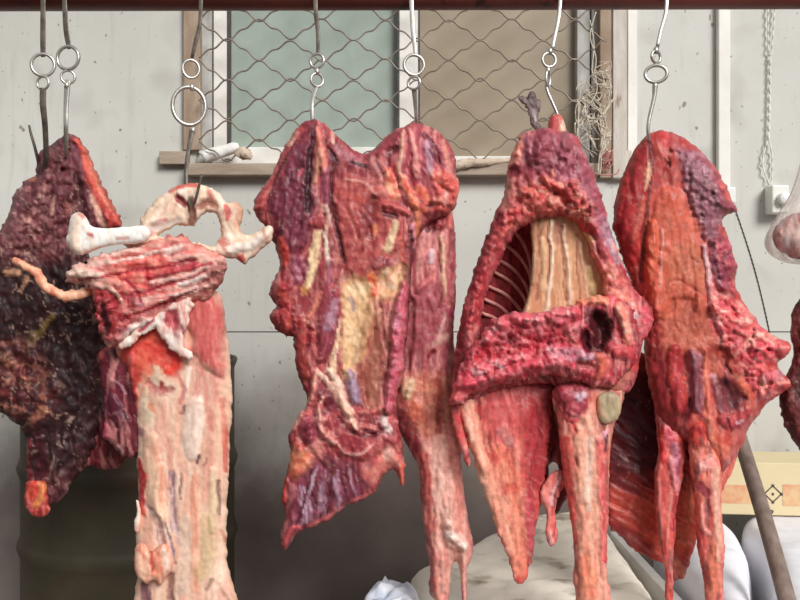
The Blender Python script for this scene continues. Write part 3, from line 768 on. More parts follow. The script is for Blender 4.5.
slab('dark_muscle', tB, [(98, 356), (106, 346), (116, 342), (134, 344), (150, 370), (154, 400), (152, 430), (146, 450), (136, 457), (126, 458), (117, 450), (108, 440), (103, 436), (104, 410), (100, 380)], YB + .018, ((98, 26, 38), (66, 16, 26), (124, 44, 58)), T=16, R=15, lump=(3, 9), feats=[
    S([(100, 358, 3), (106, 348, 3), (118, 346, 3), (126, 358, 2)], (200, 84, 84), h=2, a=.9), S([(112, 380, 1), (120, 384, 1), (126, 394, .8)], (196, 140, 150), a=.6, h=1), S([(106, 390, .8), (105, 410, 1), (108, 425, .8)], (180, 120, 130), a=.6, h=1),
    S([(104, 424, 3), (106, 438, 3)], (206, 90, 110), h=2), S([(118, 446, .9), (124, 452, 1.6)], (236, 180, 180), h=1), S([(112, 400, 6), (122, 420, 8)], (84, 30, 50), h=3, a=.6), S([(110, 414, .7), (124, 408, .7)], (160, 110, 120), a=.5), S([(114, 430, .7), (128, 426, .7)], (160, 110, 120), a=.5)])
slab('neck_meat', tB, [(64, 273), (70, 268), (80, 264), (92, 258), (112, 252), (135, 246), (150, 240), (172, 236), (190, 240), (208, 250), (224, 257), (226, 270), (222, 280), (215, 293), (205, 300), (190, 300), (176, 308), (158, 318), (140, 330), (124, 342), (112, 348), (102, 340), (98, 322), (94, 305), (92, 296), (90, 288), (80, 285), (68, 281)],
     YB - .035, ((208, 92, 86), (226, 148, 132), (240, 204, 186)), T=18, R=18, Tb=10, rag=(3.4, 6), ang=-8, cs=7, str_=4, lump=(4.5, 7), feats=[
    A([(110, 262), (140, 252), (170, 250), (172, 270), (150, 285), (120, 285), (104, 275)], (212, 72, 66), c2=(232, 130, 112), fe=8, l=3, ls=6, a=.85),
    S([(68, 274, 5), (84, 272, 6), (98, 276, 4)], (240, 206, 184), h=4), S([(74, 266, 2.5), (94, 262, 4), (110, 262, 3)], (236, 190, 172), h=3), S([(84, 256, 3), (110, 252, 3), (140, 246, 3)], (240, 206, 190), h=3, a=.9),
    S([(150, 276, 3), (180, 268, 4), (210, 262, 4)], (200, 70, 76), h=3, ff=2), S([(180, 284, 3), (200, 278, 4), (220, 270, 3)], FW, h=4), S([(172, 296, 2), (196, 290, 3), (214, 284, 3)], (238, 206, 190), h=3), S([(192, 256, 3), (208, 258, 4), (220, 260, 3)], FP, h=3),
    S([(110, 285, 8), (118, 290, 8)], (216, 150, 130), h=4, a=.7), S([(100, 300, 8), (112, 312, 10), (122, 318, 8)], (176, 50, 56), c2=(206, 84, 80), l=4, ls=5, a=.9), S([(100, 310, 4), (104, 326, 4)], (140, 30, 40), h=-5, a=.9), S([(98, 300, 2.5), (96, 316, 2.5)], (206, 60, 70), h=3),
    S([(136, 296, 3), (140, 305, 4)], (150, 60, 90), a=.6), S([(128, 318, 4), (150, 312, 5), (172, 300, 4)], (150, 44, 54), h=-3, a=.7), S([(116, 338, 4), (136, 330, 5), (150, 322, 3)], FW, h=3, a=.9), S([(126, 280, 2), (134, 290, 2.5), (140, 300, 1.5)], (180, 46, 60), h=-2), S([(216, 272, 6), (222, 280, 4)], (176, 122, 108), h=3, a=.8),
    S([(145, 262, 2), (148, 282, 4), (143, 290, 3)], (196, 60, 68), h=-2, a=.7), S([(165, 254, 1.5), (180, 246, 2)], FW, a=.8, h=1)])
slab('fat_web', tB, [(118, 344), (140, 326), (160, 312), (178, 300), (192, 298), (190, 318), (184, 345), (192, 352), (190, 362), (176, 352), (162, 340), (154, 328), (142, 338), (130, 346), (122, 350)], YB - .047, ((236, 206, 192), (244, 226, 216), (214, 130, 120)), T=5, R=6, rag=(2.5, 5), lump=(3, 6), mat=M['fat'], feats=[
    A([(160, 308), (176, 306), (182, 322), (176, 338), (164, 326)], (158, 56, 66), c2=(190, 90, 92), fe=4, h=-6), S([(152, 320, 3), (140, 330, 3)], (176, 76, 84), h=-4), S([(166, 336, 1.5), (163, 350, 2)], FW, h=2), S([(182, 326, 2), (186, 345, 2)], (170, 100, 110), h=-2)])
slab('pelvis_bone', tB, [(122, 240), (138, 232), (142, 218), (148, 208), (156, 199), (166, 193), (176, 186), (188, 184), (200, 184), (212, 188), (221, 195), (226, 202), (238, 202), (243, 210), (241, 224), (243, 234), (252, 234), (262, 228), (270, 226), (274, 232), (270, 242), (260, 250), (250, 260), (243, 264), (236, 258), (222, 258), (210, 252), (190, 246), (160, 250), (140, 250), (126, 248)],
     YB - .01, ((238, 206, 178), (244, 226, 206), (228, 168, 146)), T=11, R=8, rag=(1.6, 5), lump=(2.5, 6), mat=M['fat'],
     hole=[[(156, 236), (168, 230), (178, 224), (186, 226), (194, 226), (198, 219), (206, 212), (215, 212), (220, 220), (221, 236), (214, 246), (198, 243), (176, 240)]], feats=[
    S([(178, 186, 3), (190, 184, 4), (197, 186, 2)], (212, 90, 80), a=.9, l=2), S([(170, 190, 3), (182, 186, 2)], (206, 80, 76), a=.8), S([(150, 232, 4), (158, 224, 3), (166, 220, 2.5)], (204, 84, 84), a=.85), S([(226, 206, 2), (228, 214, 4), (228, 220, 2)], (204, 70, 70), a=.85), S([(222, 242, 4), (230, 248, 4)], (216, 110, 94), a=.8, ff=2),
    S([(240, 254, 4), (242, 260, 3)], (206, 60, 66), a=.9), S([(178, 198, 4), (184, 203, 5)], (140, 56, 56), h=-5), S([(190, 200, 4), (192, 214, 4), (190, 222, 4)], (150, 100, 84), h=-4), S([(200, 206, 4), (208, 202, 5), (216, 206, 4)], (176, 116, 98), h=-3), S([(213, 198, 2.5), (210, 192, 3)], (212, 110, 96), a=.8),
    S([(152, 228, 6), (164, 226, 5), (178, 220, 4)], (224, 214, 204), a=.7, h=-2), S([(230, 250, 4), (250, 246, 5), (266, 234, 4)], FW, h=3), S([(264, 230, 2), (266, 238, 2)], (222, 150, 130), a=.7), S([(140, 236, 3), (148, 214, 4), (160, 200, 4)], (240, 216, 186), h=2, a=.7), S([(240, 206, 4), (240, 222, 4)], (214, 160, 132), a=.8, h=-1)])
slab('leg_bone', tB, [(69, 222), (73, 214), (82, 213), (88, 220), (92, 226), (106, 228), (126, 227), (146, 226), (150, 236), (142, 243), (124, 244), (106, 246), (92, 252), (80, 255), (70, 250), (66, 240), (68, 232)], YB - .05, ((244, 238, 232), (250, 246, 240), (240, 220, 204)), T=9, R=10, Tb=9, rag=(.9, 7), lump=(1, 8), mat=M['fat'], feats=[
    S([(78, 216, 5), (74, 232, 5), (74, 248, 6)], (242, 216, 196), h=2, a=.9), S([(80, 216, 2), (82, 218, 2)], (206, 120, 104), a=.8), S([(86, 234, 1), (91, 235, 3)], (206, 100, 96), a=.9), S([(118, 240, 1.5), (128, 239, 2)], (220, 140, 130), a=.7), S([(100, 248, 3), (84, 253, 4)], (236, 196, 176), a=.8)])
tube('rib', tB, [(14, 260, YB - .02, 3.5), (24, 265, YB - .025, 4.5), (36, 273, YB - .03, 5), (44, 284, YB - .03, 5), (55, 293, YB - .03, 4.8), (66, 296, YB - .025, 5.2), (78, 294, YB - .02, 5), (92, 290, YB - .01, 4)], M['fat'], cols=((240, 192, 158), (216, 120, 92)), n=6, rough=.5)

# ----------------------------------------------------------------- C: wide double-hooked side
YC = 1.60
tC = thing('shoulder_side', 'wide dark red side of beef slung from two hooks before the window', 'meat', at(313, 122, YC), 'meat hanging from the pipe')
slab('muscle', tC, [(313, 119), (324, 123), (334, 132), (348, 146), (362, 154), (374, 149), (390, 134), (404, 126), (416, 123), (428, 126), (440, 134), (452, 148), (456, 168), (459, 190), (456, 206), (446, 216), (430, 222), (418, 238), (412, 262), (410, 300), (407, 340), (404, 372), (396, 402), (400, 430), (404, 455), (405, 478), (402, 486), (396, 472), (388, 470), (376, 490), (362, 501), (345, 507), (330, 519), (312, 527), (299, 532), (291, 543), (286, 550), (281, 543), (282, 526), (286, 510), (281, 500), (285, 480), (290, 455), (289, 438), (298, 415), (307, 402), (302, 386), (296, 365), (293, 337), (286, 337), (274, 327), (270, 314), (276, 305), (269, 296), (271, 284), (279, 270), (276, 250), (268, 232), (256, 216), (253, 205), (260, 190), (272, 174), (282, 152), (292, 134), (302, 123)],
     YC, ((156, 58, 62), (128, 40, 50), (196, 112, 106)), T=20, R=20, Tb=14, rag=(1.5, 5), cs=8, lump=(2.6, 7), feats=[
    # left dark face
    A([(288, 152), (312, 124), (314, 200), (306, 246), (290, 262), (272, 228), (270, 200)], (128, 54, 70), c2=(92, 30, 44), fe=7, ff=2.5, ang=98, h=3, l=1.5, ls=4),
    S([(300, 128, 3), (286, 152, 4), (272, 182, 5), (258, 206, 5)], (196, 92, 88), c2=(164, 60, 64), h=3), S([(296, 140, 1.2), (280, 170, 1.4), (268, 202, 1.4)], (84, 28, 36), h=-3), S([(297, 132, 1.5), (290, 145, 2)], FP, a=.8, h=1),
    S([(313, 126, 1.6), (311, 150, 3), (309, 175, 4), (306, 210, 2.5)], (62, 20, 30), h=-6), S([(302, 170, 1.5), (299, 176, 1.5)], (216, 100, 110), a=.7, h=1), S([(290, 170, 1), (286, 185, 1)], (190, 140, 151), a=.5),
    S([(318, 128, 3), (322, 150, 4), (325, 172, 3)], (220, 138, 120), c2=(196, 96, 88), h=3, ff=2), S([(320, 150, 3), (319, 165, 3), (316, 182, 2)], (224, 160, 128), a=.8, h=2), S([(328, 146, 2), (334, 156, 3), (336, 165, 2)], (74, 24, 34), h=-4),
    S([(328, 172, 5), (326, 190, 5), (328, 210, 4)], (154, 76, 96), a=.8, h=2, ff=2), S([(333, 132, 1.5), (334, 142, 2)], FP, a=.9, h=1), S([(334, 165, 1), (331, 190, 1.4), (330, 205, 1)], (80, 26, 36), h=-2),
    S([(340, 150, 7), (356, 162, 6)], (156, 80, 92), c2=(196, 130, 136), a=.7, l=1.5), S([(352, 162, 2), (366, 167, 2)], (70, 22, 30), h=-3), S([(360, 154, 4), (380, 150, 4), (394, 136, 4)], (150, 62, 76), a=.8, h=1),
    # middle plate
    A([(334, 182), (350, 174), (378, 180), (398, 200), (402, 240), (386, 270), (364, 282), (346, 268), (334, 235)], (158, 62, 62), c2=(188, 92, 84), fe=7, h=3, R=14),
    S([(345, 180, 1), (365, 183, 2), (376, 196, 1.4)], (222, 150, 136), h=1, a=.8), S([(340, 190, 2.5), (358, 200, 3), (380, 202, 3)], (196, 84, 74), a=.7), S([(352, 222, .7), (356, 238, .8), (350, 256, .7)], (206, 130, 120), a=.7), S([(364, 214, .7), (368, 240, .8), (362, 262, .7)], (200, 116, 110), a=.7), S([(376, 222, .7), (374, 240, .7)], (196, 110, 106), a=.7),
    S([(336, 205, 2), (338, 235, 2.5), (344, 262, 2)], (110, 32, 42), h=-3, a=.8), S([(373, 200, 6), (370, 216, 7), (370, 236, 4)], (126, 44, 48), h=-3, a=.7),
    # right bulge
    A([(394, 132), (414, 124), (436, 134), (452, 152), (457, 190), (446, 214), (424, 214), (404, 200), (396, 166)], (198, 104, 108), c2=(162, 66, 76), fe=8, ff=2.5, ang=96, h=4, R=18),
    S([(378, 152, 5), (392, 142, 5), (402, 132, 3)], (158, 62, 72), h=2), S([(392, 152, 4), (396, 148, 4)], (100, 30, 40), h=-4, a=.9), S([(404, 132, 1.5), (402, 148, 2.4), (400, 168, 2.4), (402, 184, 2)], (236, 176, 150), h=3, ff=2),
    S([(410, 130, 2), (414, 150, 3), (418, 176, 3)], (222, 142, 132), h=2, ff=2), S([(424, 134, 3), (434, 146, 4), (440, 164, 3)], (112, 36, 48), h=-3, a=.9), S([(426, 142, 3), (430, 158, 4), (430, 172, 3)], (200, 150, 164), h=2, a=.9), S([(444, 140, 2), (448, 160, 3), (450, 172, 2)], (214, 136, 120), h=2, a=.9),
    S([(430, 150, 1.6), (434, 156, 2)], (110, 44, 70), h=-2), S([(388, 172, 4), (392, 186, 6), (396, 196, 5)], (236, 164, 128), c2=(222, 110, 88), h=3, l=2), S([(394, 166, 3), (392, 180, 3)], (214, 84, 72), a=.8),
    S([(404, 178, 3), (410, 192, 4), (416, 206, 4)], (224, 92, 70), c2=(232, 148, 114), h=2), S([(416, 188, 5), (426, 196, 5), (424, 210, 4)], (226, 120, 92), c2=(206, 74, 70), l=2), S([(436, 176, 5), (448, 182, 6), (455, 194, 4)], (232, 104, 88), c2=(222, 150, 124), h=3, l=2.5, ls=4), S([(446, 196, 4), (444, 208, 4)], (240, 190, 172), h=2, a=.8), S([(411, 152, 1), (412, 176, 2.2), (414, 190, 1)], (150, 40, 46), h=-3),
    S([(430, 206, 4), (442, 206, 4)], (108, 26, 34), h=-5), S([(440, 192, 1), (434, 204, 1)], (120, 36, 50), h=-2),
    # middle strings and fat
    S([(416, 205, 3), (418, 222, 3), (416, 240, 2)], (226, 134, 98), h=3, ff=2), S([(386, 206, 3), (400, 208, 4), (408, 214, 3)], (200, 90, 84), h=4, l=2), S([(384, 214, 3), (396, 216, 3)], (96, 26, 34), h=-4),
    S([(396, 222, 2.5), (392, 236, 4), (386, 248, 4)], (240, 204, 162), h=3), S([(376, 226, 2), (374, 234, 3)], (226, 136, 90), a=.9), S([(400, 236, 4), (402, 252, 4), (404, 264, 3)], (206, 100, 84), a=.8, l=2),
    S([(412, 226, 3), (414, 250, 4), (414, 266, 3)], (212, 110, 122), h=5, c2=(226, 150, 160), l=1.5), S([(376, 262, 7), (388, 264, 7)], (130, 48, 54), c2=(168, 90, 88), h=2, l=2), S([(404, 268, 5), (408, 280, 4)], (120, 70, 60), h=-4, c2=(150, 100, 80)),
    S([(318, 234, 4), (314, 255, 5), (310, 272, 4), (306, 288, 3)], (240, 206, 158), h=2), S([(325, 232, 1.6), (327, 252, 2), (329, 268, 1)], (240, 216, 190), h=1), S([(324, 205, 3), (328, 215, 3), (326, 230, 2)], (226, 180, 160), a=.9, h=2), S([(336, 255, 3), (336, 262, 3)], (214, 140, 120), a=.7),
    S([(281, 240, 5), (285, 256, 5), (284, 266, 3)], (180, 54, 52), c2=(200, 88, 74), h=2), S([(300, 265, 8), (296, 278, 7)], (134, 56, 76), c2=(170, 100, 114), l=2, a=.8), S([(330, 262, 3), (328, 284, 3)], (160, 90, 104), a=.8, h=2),
    S([(318, 222, 7), (312, 224, 4)], (166, 60, 60), h=3, a=.8),
    # big fat field
    A([(342, 282), (356, 276), (372, 280), (384, 270), (398, 266), (402, 290), (392, 296), (378, 300), (368, 320), (358, 345), (352, 372), (343, 376), (344, 330)], (232, 190, 136), c2=(220, 160, 110), fe=7, h=-3, R=10),
    S([(372, 276, 5), (376, 290, 6)], (220, 84, 56), c2=(232, 140, 92), l=1.5), S([(350, 298, 3.5), (352, 306, 4)], (168, 142, 140), a=.9), S([(386, 272, 4), (392, 286, 5)], (240, 206, 164), h=2),
    S([(370, 304, 4), (372, 318, 5), (364, 345, 4)], (168, 92, 84), c2=(190, 122, 104), h=2), S([(374, 330, 3), (368, 350, 6), (364, 375, 8), (362, 396, 7)], (150, 74, 62), c2=(184, 112, 88), h=-4, ff=3, a=.9), S([(380, 310, 2), (374, 335, 2), (372, 355, 2)], (214, 158, 112), a=.8),
    # oval purple muscle
    S([(330, 292, 9), (330, 315, 12), (327, 340, 9), (322, 360, 4)], (134, 50, 64), c2=(160, 70, 76), h=7, soft=.35, ff=3), S([(334, 304, 3), (330, 318, 5), (326, 328, 3)], (170, 124, 139), a=.75),
    S([(322, 292, 2), (316, 305, 3), (310, 316, 3)], (222, 130, 110), h=2, a=.9), S([(304, 290, 5), (302, 288, 3)], (232, 160, 100), a=.9), S([(300, 322, 5), (306, 338, 5)], (176, 60, 60), l=3, ls=4), S([(308, 326, 3), (311, 330, 3)], (84, 22, 30), h=-4), S([(303, 330, 1.5), (306, 326, 2)], (232, 140, 112), h=2),
    S([(282, 290, 8), (280, 302, 6)], (166, 52, 52), h=7, soft=.4), S([(286, 292, 2.5), (284, 300, 2.5)], (222, 120, 96), a=.8), S([(280, 318, 9), (284, 328, 6)], (156, 44, 48), h=7, soft=.4), S([(288, 318, 2), (286, 330, 3)], (226, 110, 92), h=2), S([(292, 300, 2), (293, 330, 2)], (84, 20, 28), h=-5),
    S([(298, 340, 6), (300, 360, 6), (306, 376, 4)], (160, 66, 56), c2=(134, 44, 46), h=2, ff=3), S([(312, 345, 2), (318, 362, 3), (324, 374, 2)], (190, 90, 90), h=2), S([(316, 372, 2), (314, 380, 3)], (232, 150, 110), h=2),
    S([(339, 322, 1.2), (336, 345, 2.5), (332, 366, 3.4), (332, 378, 3)], (240, 200, 164), h=3), S([(328, 372, 3), (338, 384, 3.5), (344, 402, 4), (350, 418, 4), (357, 428, 2.5)], (240, 204, 178), h=3),
    S([(347, 372, 5), (352, 386, 6), (356, 404, 4)], (156, 126, 138), c2=(124, 72, 83), h=4, soft=.4, ff=2), S([(342, 368, 3), (344, 370, 3)], (196, 60, 66), h=3),  # first stroke: lavender sheen painted as colour
    S([(362, 376, 6), (366, 392, 7), (368, 410, 4)], (146, 78, 72), h=-2, c2=(120, 54, 54)),
    # right roll
    S([(404, 284, 4), (401, 310, 8), (398, 340, 9), (396, 370, 8), (392, 396, 7), (388, 412, 4)], (184, 72, 88), c2=(210, 112, 124), h=11, soft=.35, l=2.5, ls=4), S([(398, 316, 3), (396, 326, 3)], (216, 170, 190), a=.7), S([(390, 300, 1.6), (388, 340, 1.6), (386, 370, 1.4)], (226, 156, 128), a=.8),
    # lower part
    S([(318, 388, 6), (330, 398, 6)], (120, 40, 50), h=3, a=.9), S([(312, 384, 2), (312, 396, 3), (308, 412, 3), (300, 420, 3)], (222, 120, 112), h=3), S([(318, 404, 3), (320, 420, 4), (322, 436, 4)], (232, 168, 150), h=3, l=2), S([(306, 425, 8), (308, 435, 8)], (120, 40, 56), c2=(160, 70, 80), h=4), S([(292, 428, 2), (298, 418, 3), (308, 408, 2)], (232, 150, 130), h=2),
    A([(322, 430), (345, 418), (378, 430), (390, 448), (366, 462), (344, 456), (330, 446)], (146, 48, 56), c2=(180, 84, 84), fe=6, h=5, R=10, ff=3, ang=20), S([(338, 442, 1), (346, 452, 1.2), (360, 454, 1.2), (372, 446, 1)], (222, 160, 150), h=1), S([(358, 424, 2), (376, 430, 2.4), (386, 438, 2)], (214, 130, 116), h=2), S([(366, 432, 4), (374, 436, 3)], (90, 24, 34), h=-4), S([(350, 416, 2), (366, 412, 3), (384, 408, 3)], (210, 110, 100), h=3),
    S([(382, 424, 3), (388, 432, 4)], (226, 196, 186), h=3), S([(376, 420, 4), (380, 428, 3)], (110, 30, 44), h=1), S([(386, 440, 2), (394, 444, 3), (400, 452, 2)], (128, 36, 50), h=3),
    A([(290, 440), (306, 444), (316, 456), (308, 474), (296, 478), (288, 470)], (226, 150, 112), c2=(214, 112, 84), fe=5, h=3, l=2), S([(308, 448, 3), (320, 450, 4)], (200, 130, 110), a=.7), S([(286, 480, 2), (283, 500, 3)], (200, 72, 58), h=3),
    A([(296, 484), (316, 458), (352, 462), (372, 480), (364, 498), (340, 506), (312, 526), (292, 534), (284, 546), (286, 515)], (134, 64, 80), c2=(104, 38, 50), fe=10, ff=3, ang=72, fh=1.2, R=10),
    S([(303, 490, 4), (306, 505, 5), (308, 520, 3)], (180, 150, 162), c2=(126, 70, 90), ff=2, a=.95), S([(320, 484, 2), (322, 500, 4), (324, 514, 2)], (166, 128, 137), c2=(104, 48, 70), ff=1.5, a=.95), S([(332, 478, 2), (336, 490, 2.5), (340, 500, 2)], (156, 122, 139), ff=1.5, a=.9), S([(312, 488, 1), (316, 506, 1.2), (320, 520, 1)], (66, 20, 34), h=-2), S([(328, 484, 1), (332, 500, 1.2)], (66, 20, 34), h=-2), S([(340, 480, 1), (346, 492, 1)], (70, 20, 34), h=-2),  # pale violet stripes: sheen of the fan painted into its colour
    S([(326, 460, 5), (334, 470, 6)], (112, 44, 50), a=.8), S([(284, 544, 2.5), (290, 530, 3), (300, 528, 2)], (204, 86, 92), h=2, a=.9), S([(302, 530, 1.6), (322, 521, 2), (345, 505, 2), (370, 494, 2)], (214, 110, 106), h=1, a=.8),
    A([(382, 450), (398, 446), (404, 470), (402, 484), (394, 470), (384, 470), (374, 484), (366, 470)], (222, 140, 122), c2=(206, 100, 92), fe=8, a=.9), S([(402, 466, 3), (403, 482, 2.5)], (232, 116, 96), h=2), S([(388, 452, 5), (386, 458, 3)], (226, 180, 162), a=.7)])
slab('shank', tC, [(403, 236), (414, 218), (434, 208), (450, 206), (455, 235), (456, 290), (454, 320), (454, 350), (458, 375), (461, 405), (461, 440), (462, 470), (465, 500), (470, 528), (474, 546), (471, 560), (467, 572), (467, 600), (466, 628), (461, 628), (461, 600), (461, 578), (457, 562), (452, 566), (450, 585), (448, 608), (447, 630), (440, 630), (436, 602), (429, 592), (430, 568), (425, 540), (421, 505), (419, 470), (410, 450), (400, 432), (396, 412), (394, 384), (397, 340), (400, 280)],
     YC + .035, ((194, 104, 106), (168, 76, 80), (220, 154, 144)), T=20, R=20, Tb=14, rag=(1, 6), ang=90, cs=6, str_=7, lump=(1.6, 10), feats=[
    S([(441, 236, 2), (443, 262, 3), (445, 290, 2.4), (440, 305, 1.5)], (232, 184, 150), h=3), S([(436, 222, 3), (428, 230, 3)], (120, 36, 44), h=-3), S([(444, 216, 8), (440, 222, 8)], (170, 62, 66), h=3, l=2), S([(450, 206, 2), (451, 228, 2)], (226, 120, 110), h=2), S([(430, 252, 3), (430, 262, 4)], (224, 190, 192), h=2, a=.9), S([(432, 270, 3), (428, 280, 4), (418, 290, 3)], (216, 120, 116), h=3, l=2),
    A([(410, 290), (440, 284), (450, 310), (446, 340), (424, 356), (408, 350)], (172, 90, 94), c2=(150, 66, 70), fe=10), S([(448, 308, 1.5), (444, 325, 2), (438, 338, 2)], (226, 170, 160), a=.8, h=1), S([(449, 310, 3), (450, 316, 3)], (180, 60, 84), h=2), S([(424, 350, 2), (434, 343, 3), (446, 335, 3)], (220, 166, 150), a=.8),
    S([(428, 358, 3), (434, 352, 3)], (134, 40, 46), h=-2), S([(412, 300, 4), (412, 340, 4), (408, 370, 4)], (128, 48, 52), h=-4, a=.7),
    A([(400, 385), (420, 372), (444, 372), (452, 400), (450, 430), (430, 440), (412, 436), (404, 415)], (206, 130, 100), c2=(186, 92, 76), fe=10, l=2, ls=7, a=.85), S([(412, 384, 6), (408, 394, 6)], (224, 190, 148), h=3, a=.9), S([(406, 398, 1.4), (408, 392, 1.4)], (90, 70, 60), a=.8), S([(418, 408, 8), (416, 418, 7)], (206, 104, 78), h=3, a=.8),
    S([(438, 375, 3), (440, 400, 3), (438, 440, 3)], (170, 70, 60), a=.7, h=-2), S([(446, 380, 3), (448, 420, 4)], (204, 134, 110), h=1, ff=2, a=.9), S([(405, 432, 5), (418, 446, 6), (424, 460, 4)], (134, 48, 50), h=1, a=.9), S([(426, 455, 6), (430, 490, 6), (434, 520, 5), (434, 560, 4), (434, 590, 4)], (196, 98, 84), c2=(168, 66, 62), h=2, ff=3, a=.9),
    S([(442, 440, 6), (444, 470, 9), (447, 500, 9), (452, 525, 8)], (226, 172, 152), c2=(212, 140, 124), h=4, ff=3, fh=1, a=.95), S([(434, 455, 1.5), (436, 490, 1.6), (438, 515, 1.2), (434, 522, 1)], (238, 196, 172), h=2), S([(448, 505, 3), (456, 520, 4)], (200, 92, 96), a=.7), S([(446, 525, 5), (456, 540, 9), (464, 546, 7)], (240, 210, 194), c2=(226, 176, 160), h=5, l=2.5, ls=4), S([(442, 560, 3), (444, 575, 4), (444, 590, 3)], (242, 206, 180), h=3, l=2), S([(464, 556, 4), (464, 580, 3), (464, 620, 3)], (228, 160, 144), h=2, ff=2), S([(436, 595, 4), (442, 620, 4)], (222, 140, 110), h=2)])

# ----------------------------------------------------------------- D: open rib cage
YD = 1.58
tD = thing('rib_cage', 'open rib cage with pale ribs showing and a long shank, under the window string tangle', 'meat', at(560, 120, YD), 'meat hanging from the pipe')
slab('shoulder', tD, [(517, 141), (524, 132), (536, 130), (548, 128), (558, 131), (568, 131), (577, 136), (584, 150), (592, 168), (598, 184), (604, 206), (612, 235), (622, 260), (632, 284), (641, 296), (652, 306), (653, 322), (648, 336), (641, 346), (638, 370), (630, 392), (612, 398), (590, 396), (560, 386), (530, 384), (500, 390), (474, 400), (456, 408), (451, 392), (453, 375), (456, 345), (462, 312), (468, 290), (474, 270), (484, 245), (492, 222), (500, 205), (506, 185), (508, 164)],
     YD, ((184, 72, 78), (156, 48, 60), (214, 124, 120)), T=30, R=26, Tb=24, rag=(1.8, 5), cs=7, lump=(3.4, 7),
     hole=[[(531, 222), (545, 217), (560, 216), (574, 221), (586, 236), (592, 255), (602, 275), (602, 300), (596, 318), (560, 326), (520, 328), (490, 340), (480, 338), (481, 318), (487, 294), (496, 268), (507, 246), (518, 230)]], feats=[
    A([(522, 138), (548, 130), (574, 136), (586, 160), (600, 200), (612, 240), (596, 240), (580, 210), (560, 190), (540, 180), (526, 160)], (150, 70, 84), c2=(186, 110, 122), fe=8, l=2.5, ls=4, h=2),
    S([(518, 138, 4), (516, 150, 6), (514, 164, 4)], (232, 160, 136), c2=(222, 120, 104), h=3, l=2), S([(514, 168, 5), (518, 172, 4)], (134, 44, 54), h=-2), S([(512, 180, 3), (506, 200, 4), (502, 212, 3)], (206, 140, 124), h=2, a=.8), S([(544, 136, 8), (540, 156, 9)], (146, 52, 66), h=4, ff=3), S([(552, 136, 1.2), (556, 150, 1.2), (560, 165, 1)], (90, 28, 44), h=-2), S([(566, 134, 5), (568, 146, 5)], (150, 80, 88), h=2, l=1.5),
    S([(543, 178, 3), (552, 186, 5), (560, 190, 4)], (226, 100, 88), h=5, c2=(206, 60, 64), l=2), S([(550, 170, 2), (552, 176, 3)], (236, 140, 120), h=2), S([(528, 195, 9), (540, 205, 9), (552, 204, 8)], (220, 104, 90), c2=(228, 146, 120), l=5, ls=4, h=3), S([(526, 186, 7), (544, 190, 6)], (170, 44, 52), a=.8, l=3), S([(560, 198, 8), (568, 206, 7)], (134, 40, 44), h=-4), S([(578, 196, 6), (574, 186, 6)], (222, 120, 100), c2=(206, 80, 76), l=4, ls=4),
    S([(566, 224, 5), (578, 234, 6), (590, 244, 5)], (232, 190, 124), c2=(236, 160, 120), h=2, l=2), S([(574, 218, 6), (586, 212, 7)], (216, 96, 90), l=4, ls=4), S([(584, 226, 6), (594, 232, 5)], (200, 58, 68), l=3, ls=4), S([(580, 246, 4), (590, 252, 6)], (226, 90, 70), h=2), S([(592, 244, 3), (598, 262, 4), (608, 280, 4)], (236, 170, 150), c2=(222, 110, 104), h=3, l=2), S([(600, 262, 4), (606, 270, 4)], (150, 44, 60), a=.8),
    S([(606, 222, 5), (612, 240, 6), (618, 260, 4)], (156, 112, 124), c2=(196, 160, 168), l=2.5, ls=3), S([(614, 244, 2), (624, 262, 3), (632, 282, 2.4)], (232, 160, 148), h=2), S([(620, 250, 2.5), (628, 268, 3), (634, 284, 2)], (150, 120, 142), a=.8), S([(598, 276, 5), (610, 292, 6), (624, 300, 6)], (230, 130, 110), c2=(238, 180, 156), h=3, l=2), S([(616, 276, 5), (622, 282, 4)], (206, 72, 66), a=.8),
    S([(486, 262, 5), (492, 248, 6), (502, 232, 6), (516, 214, 6)], (200, 84, 78), c2=(170, 48, 56), l=3, ls=5), S([(500, 214, 4), (490, 238, 4), (478, 268, 5), (470, 292, 5)], (136, 40, 48), c2=(108, 30, 40), l=2), S([(484, 275, 5), (476, 300, 6), (470, 325, 6)], (186, 56, 62), c2=(150, 36, 46), l=2.5), S([(462, 330, 5), (460, 360, 6), (458, 385, 5)], (130, 32, 40), l=2, a=.9),
    S([(645, 312, 7), (648, 326, 7), (644, 338, 5)], (206, 70, 84), c2=(226, 120, 124), l=4, ls=4), S([(632, 300, 3), (634, 320, 4), (632, 340, 3)], (240, 190, 176), h=2, c2=(226, 130, 120)), S([(636, 316, 1.2), (636, 336, 1.2)], (176, 170, 184), a=.8), S([(622, 352, 6), (632, 366, 6)], (210, 80, 76), h=3), S([(622, 374, 8), (616, 386, 7)], (214, 130, 112), h=3)])
slab('inner_wall', tD, [(522, 205), (560, 205), (594, 222), (606, 270), (606, 330), (560, 345), (480, 350), (466, 345), (470, 312), (480, 282), (494, 250)], YD + .105, ((124, 30, 36), (100, 24, 30), (146, 46, 48)), mat=M['matte_meat'], T=8, R=12, Tb=6, lump=(1.5, 9), marb=0, feats=[  # dark base colour carries the shade of the deep cavity
    S([(488, 262, 3), (510, 276, 4), (530, 300, 4)], (124, 42, 44), a=.6)])
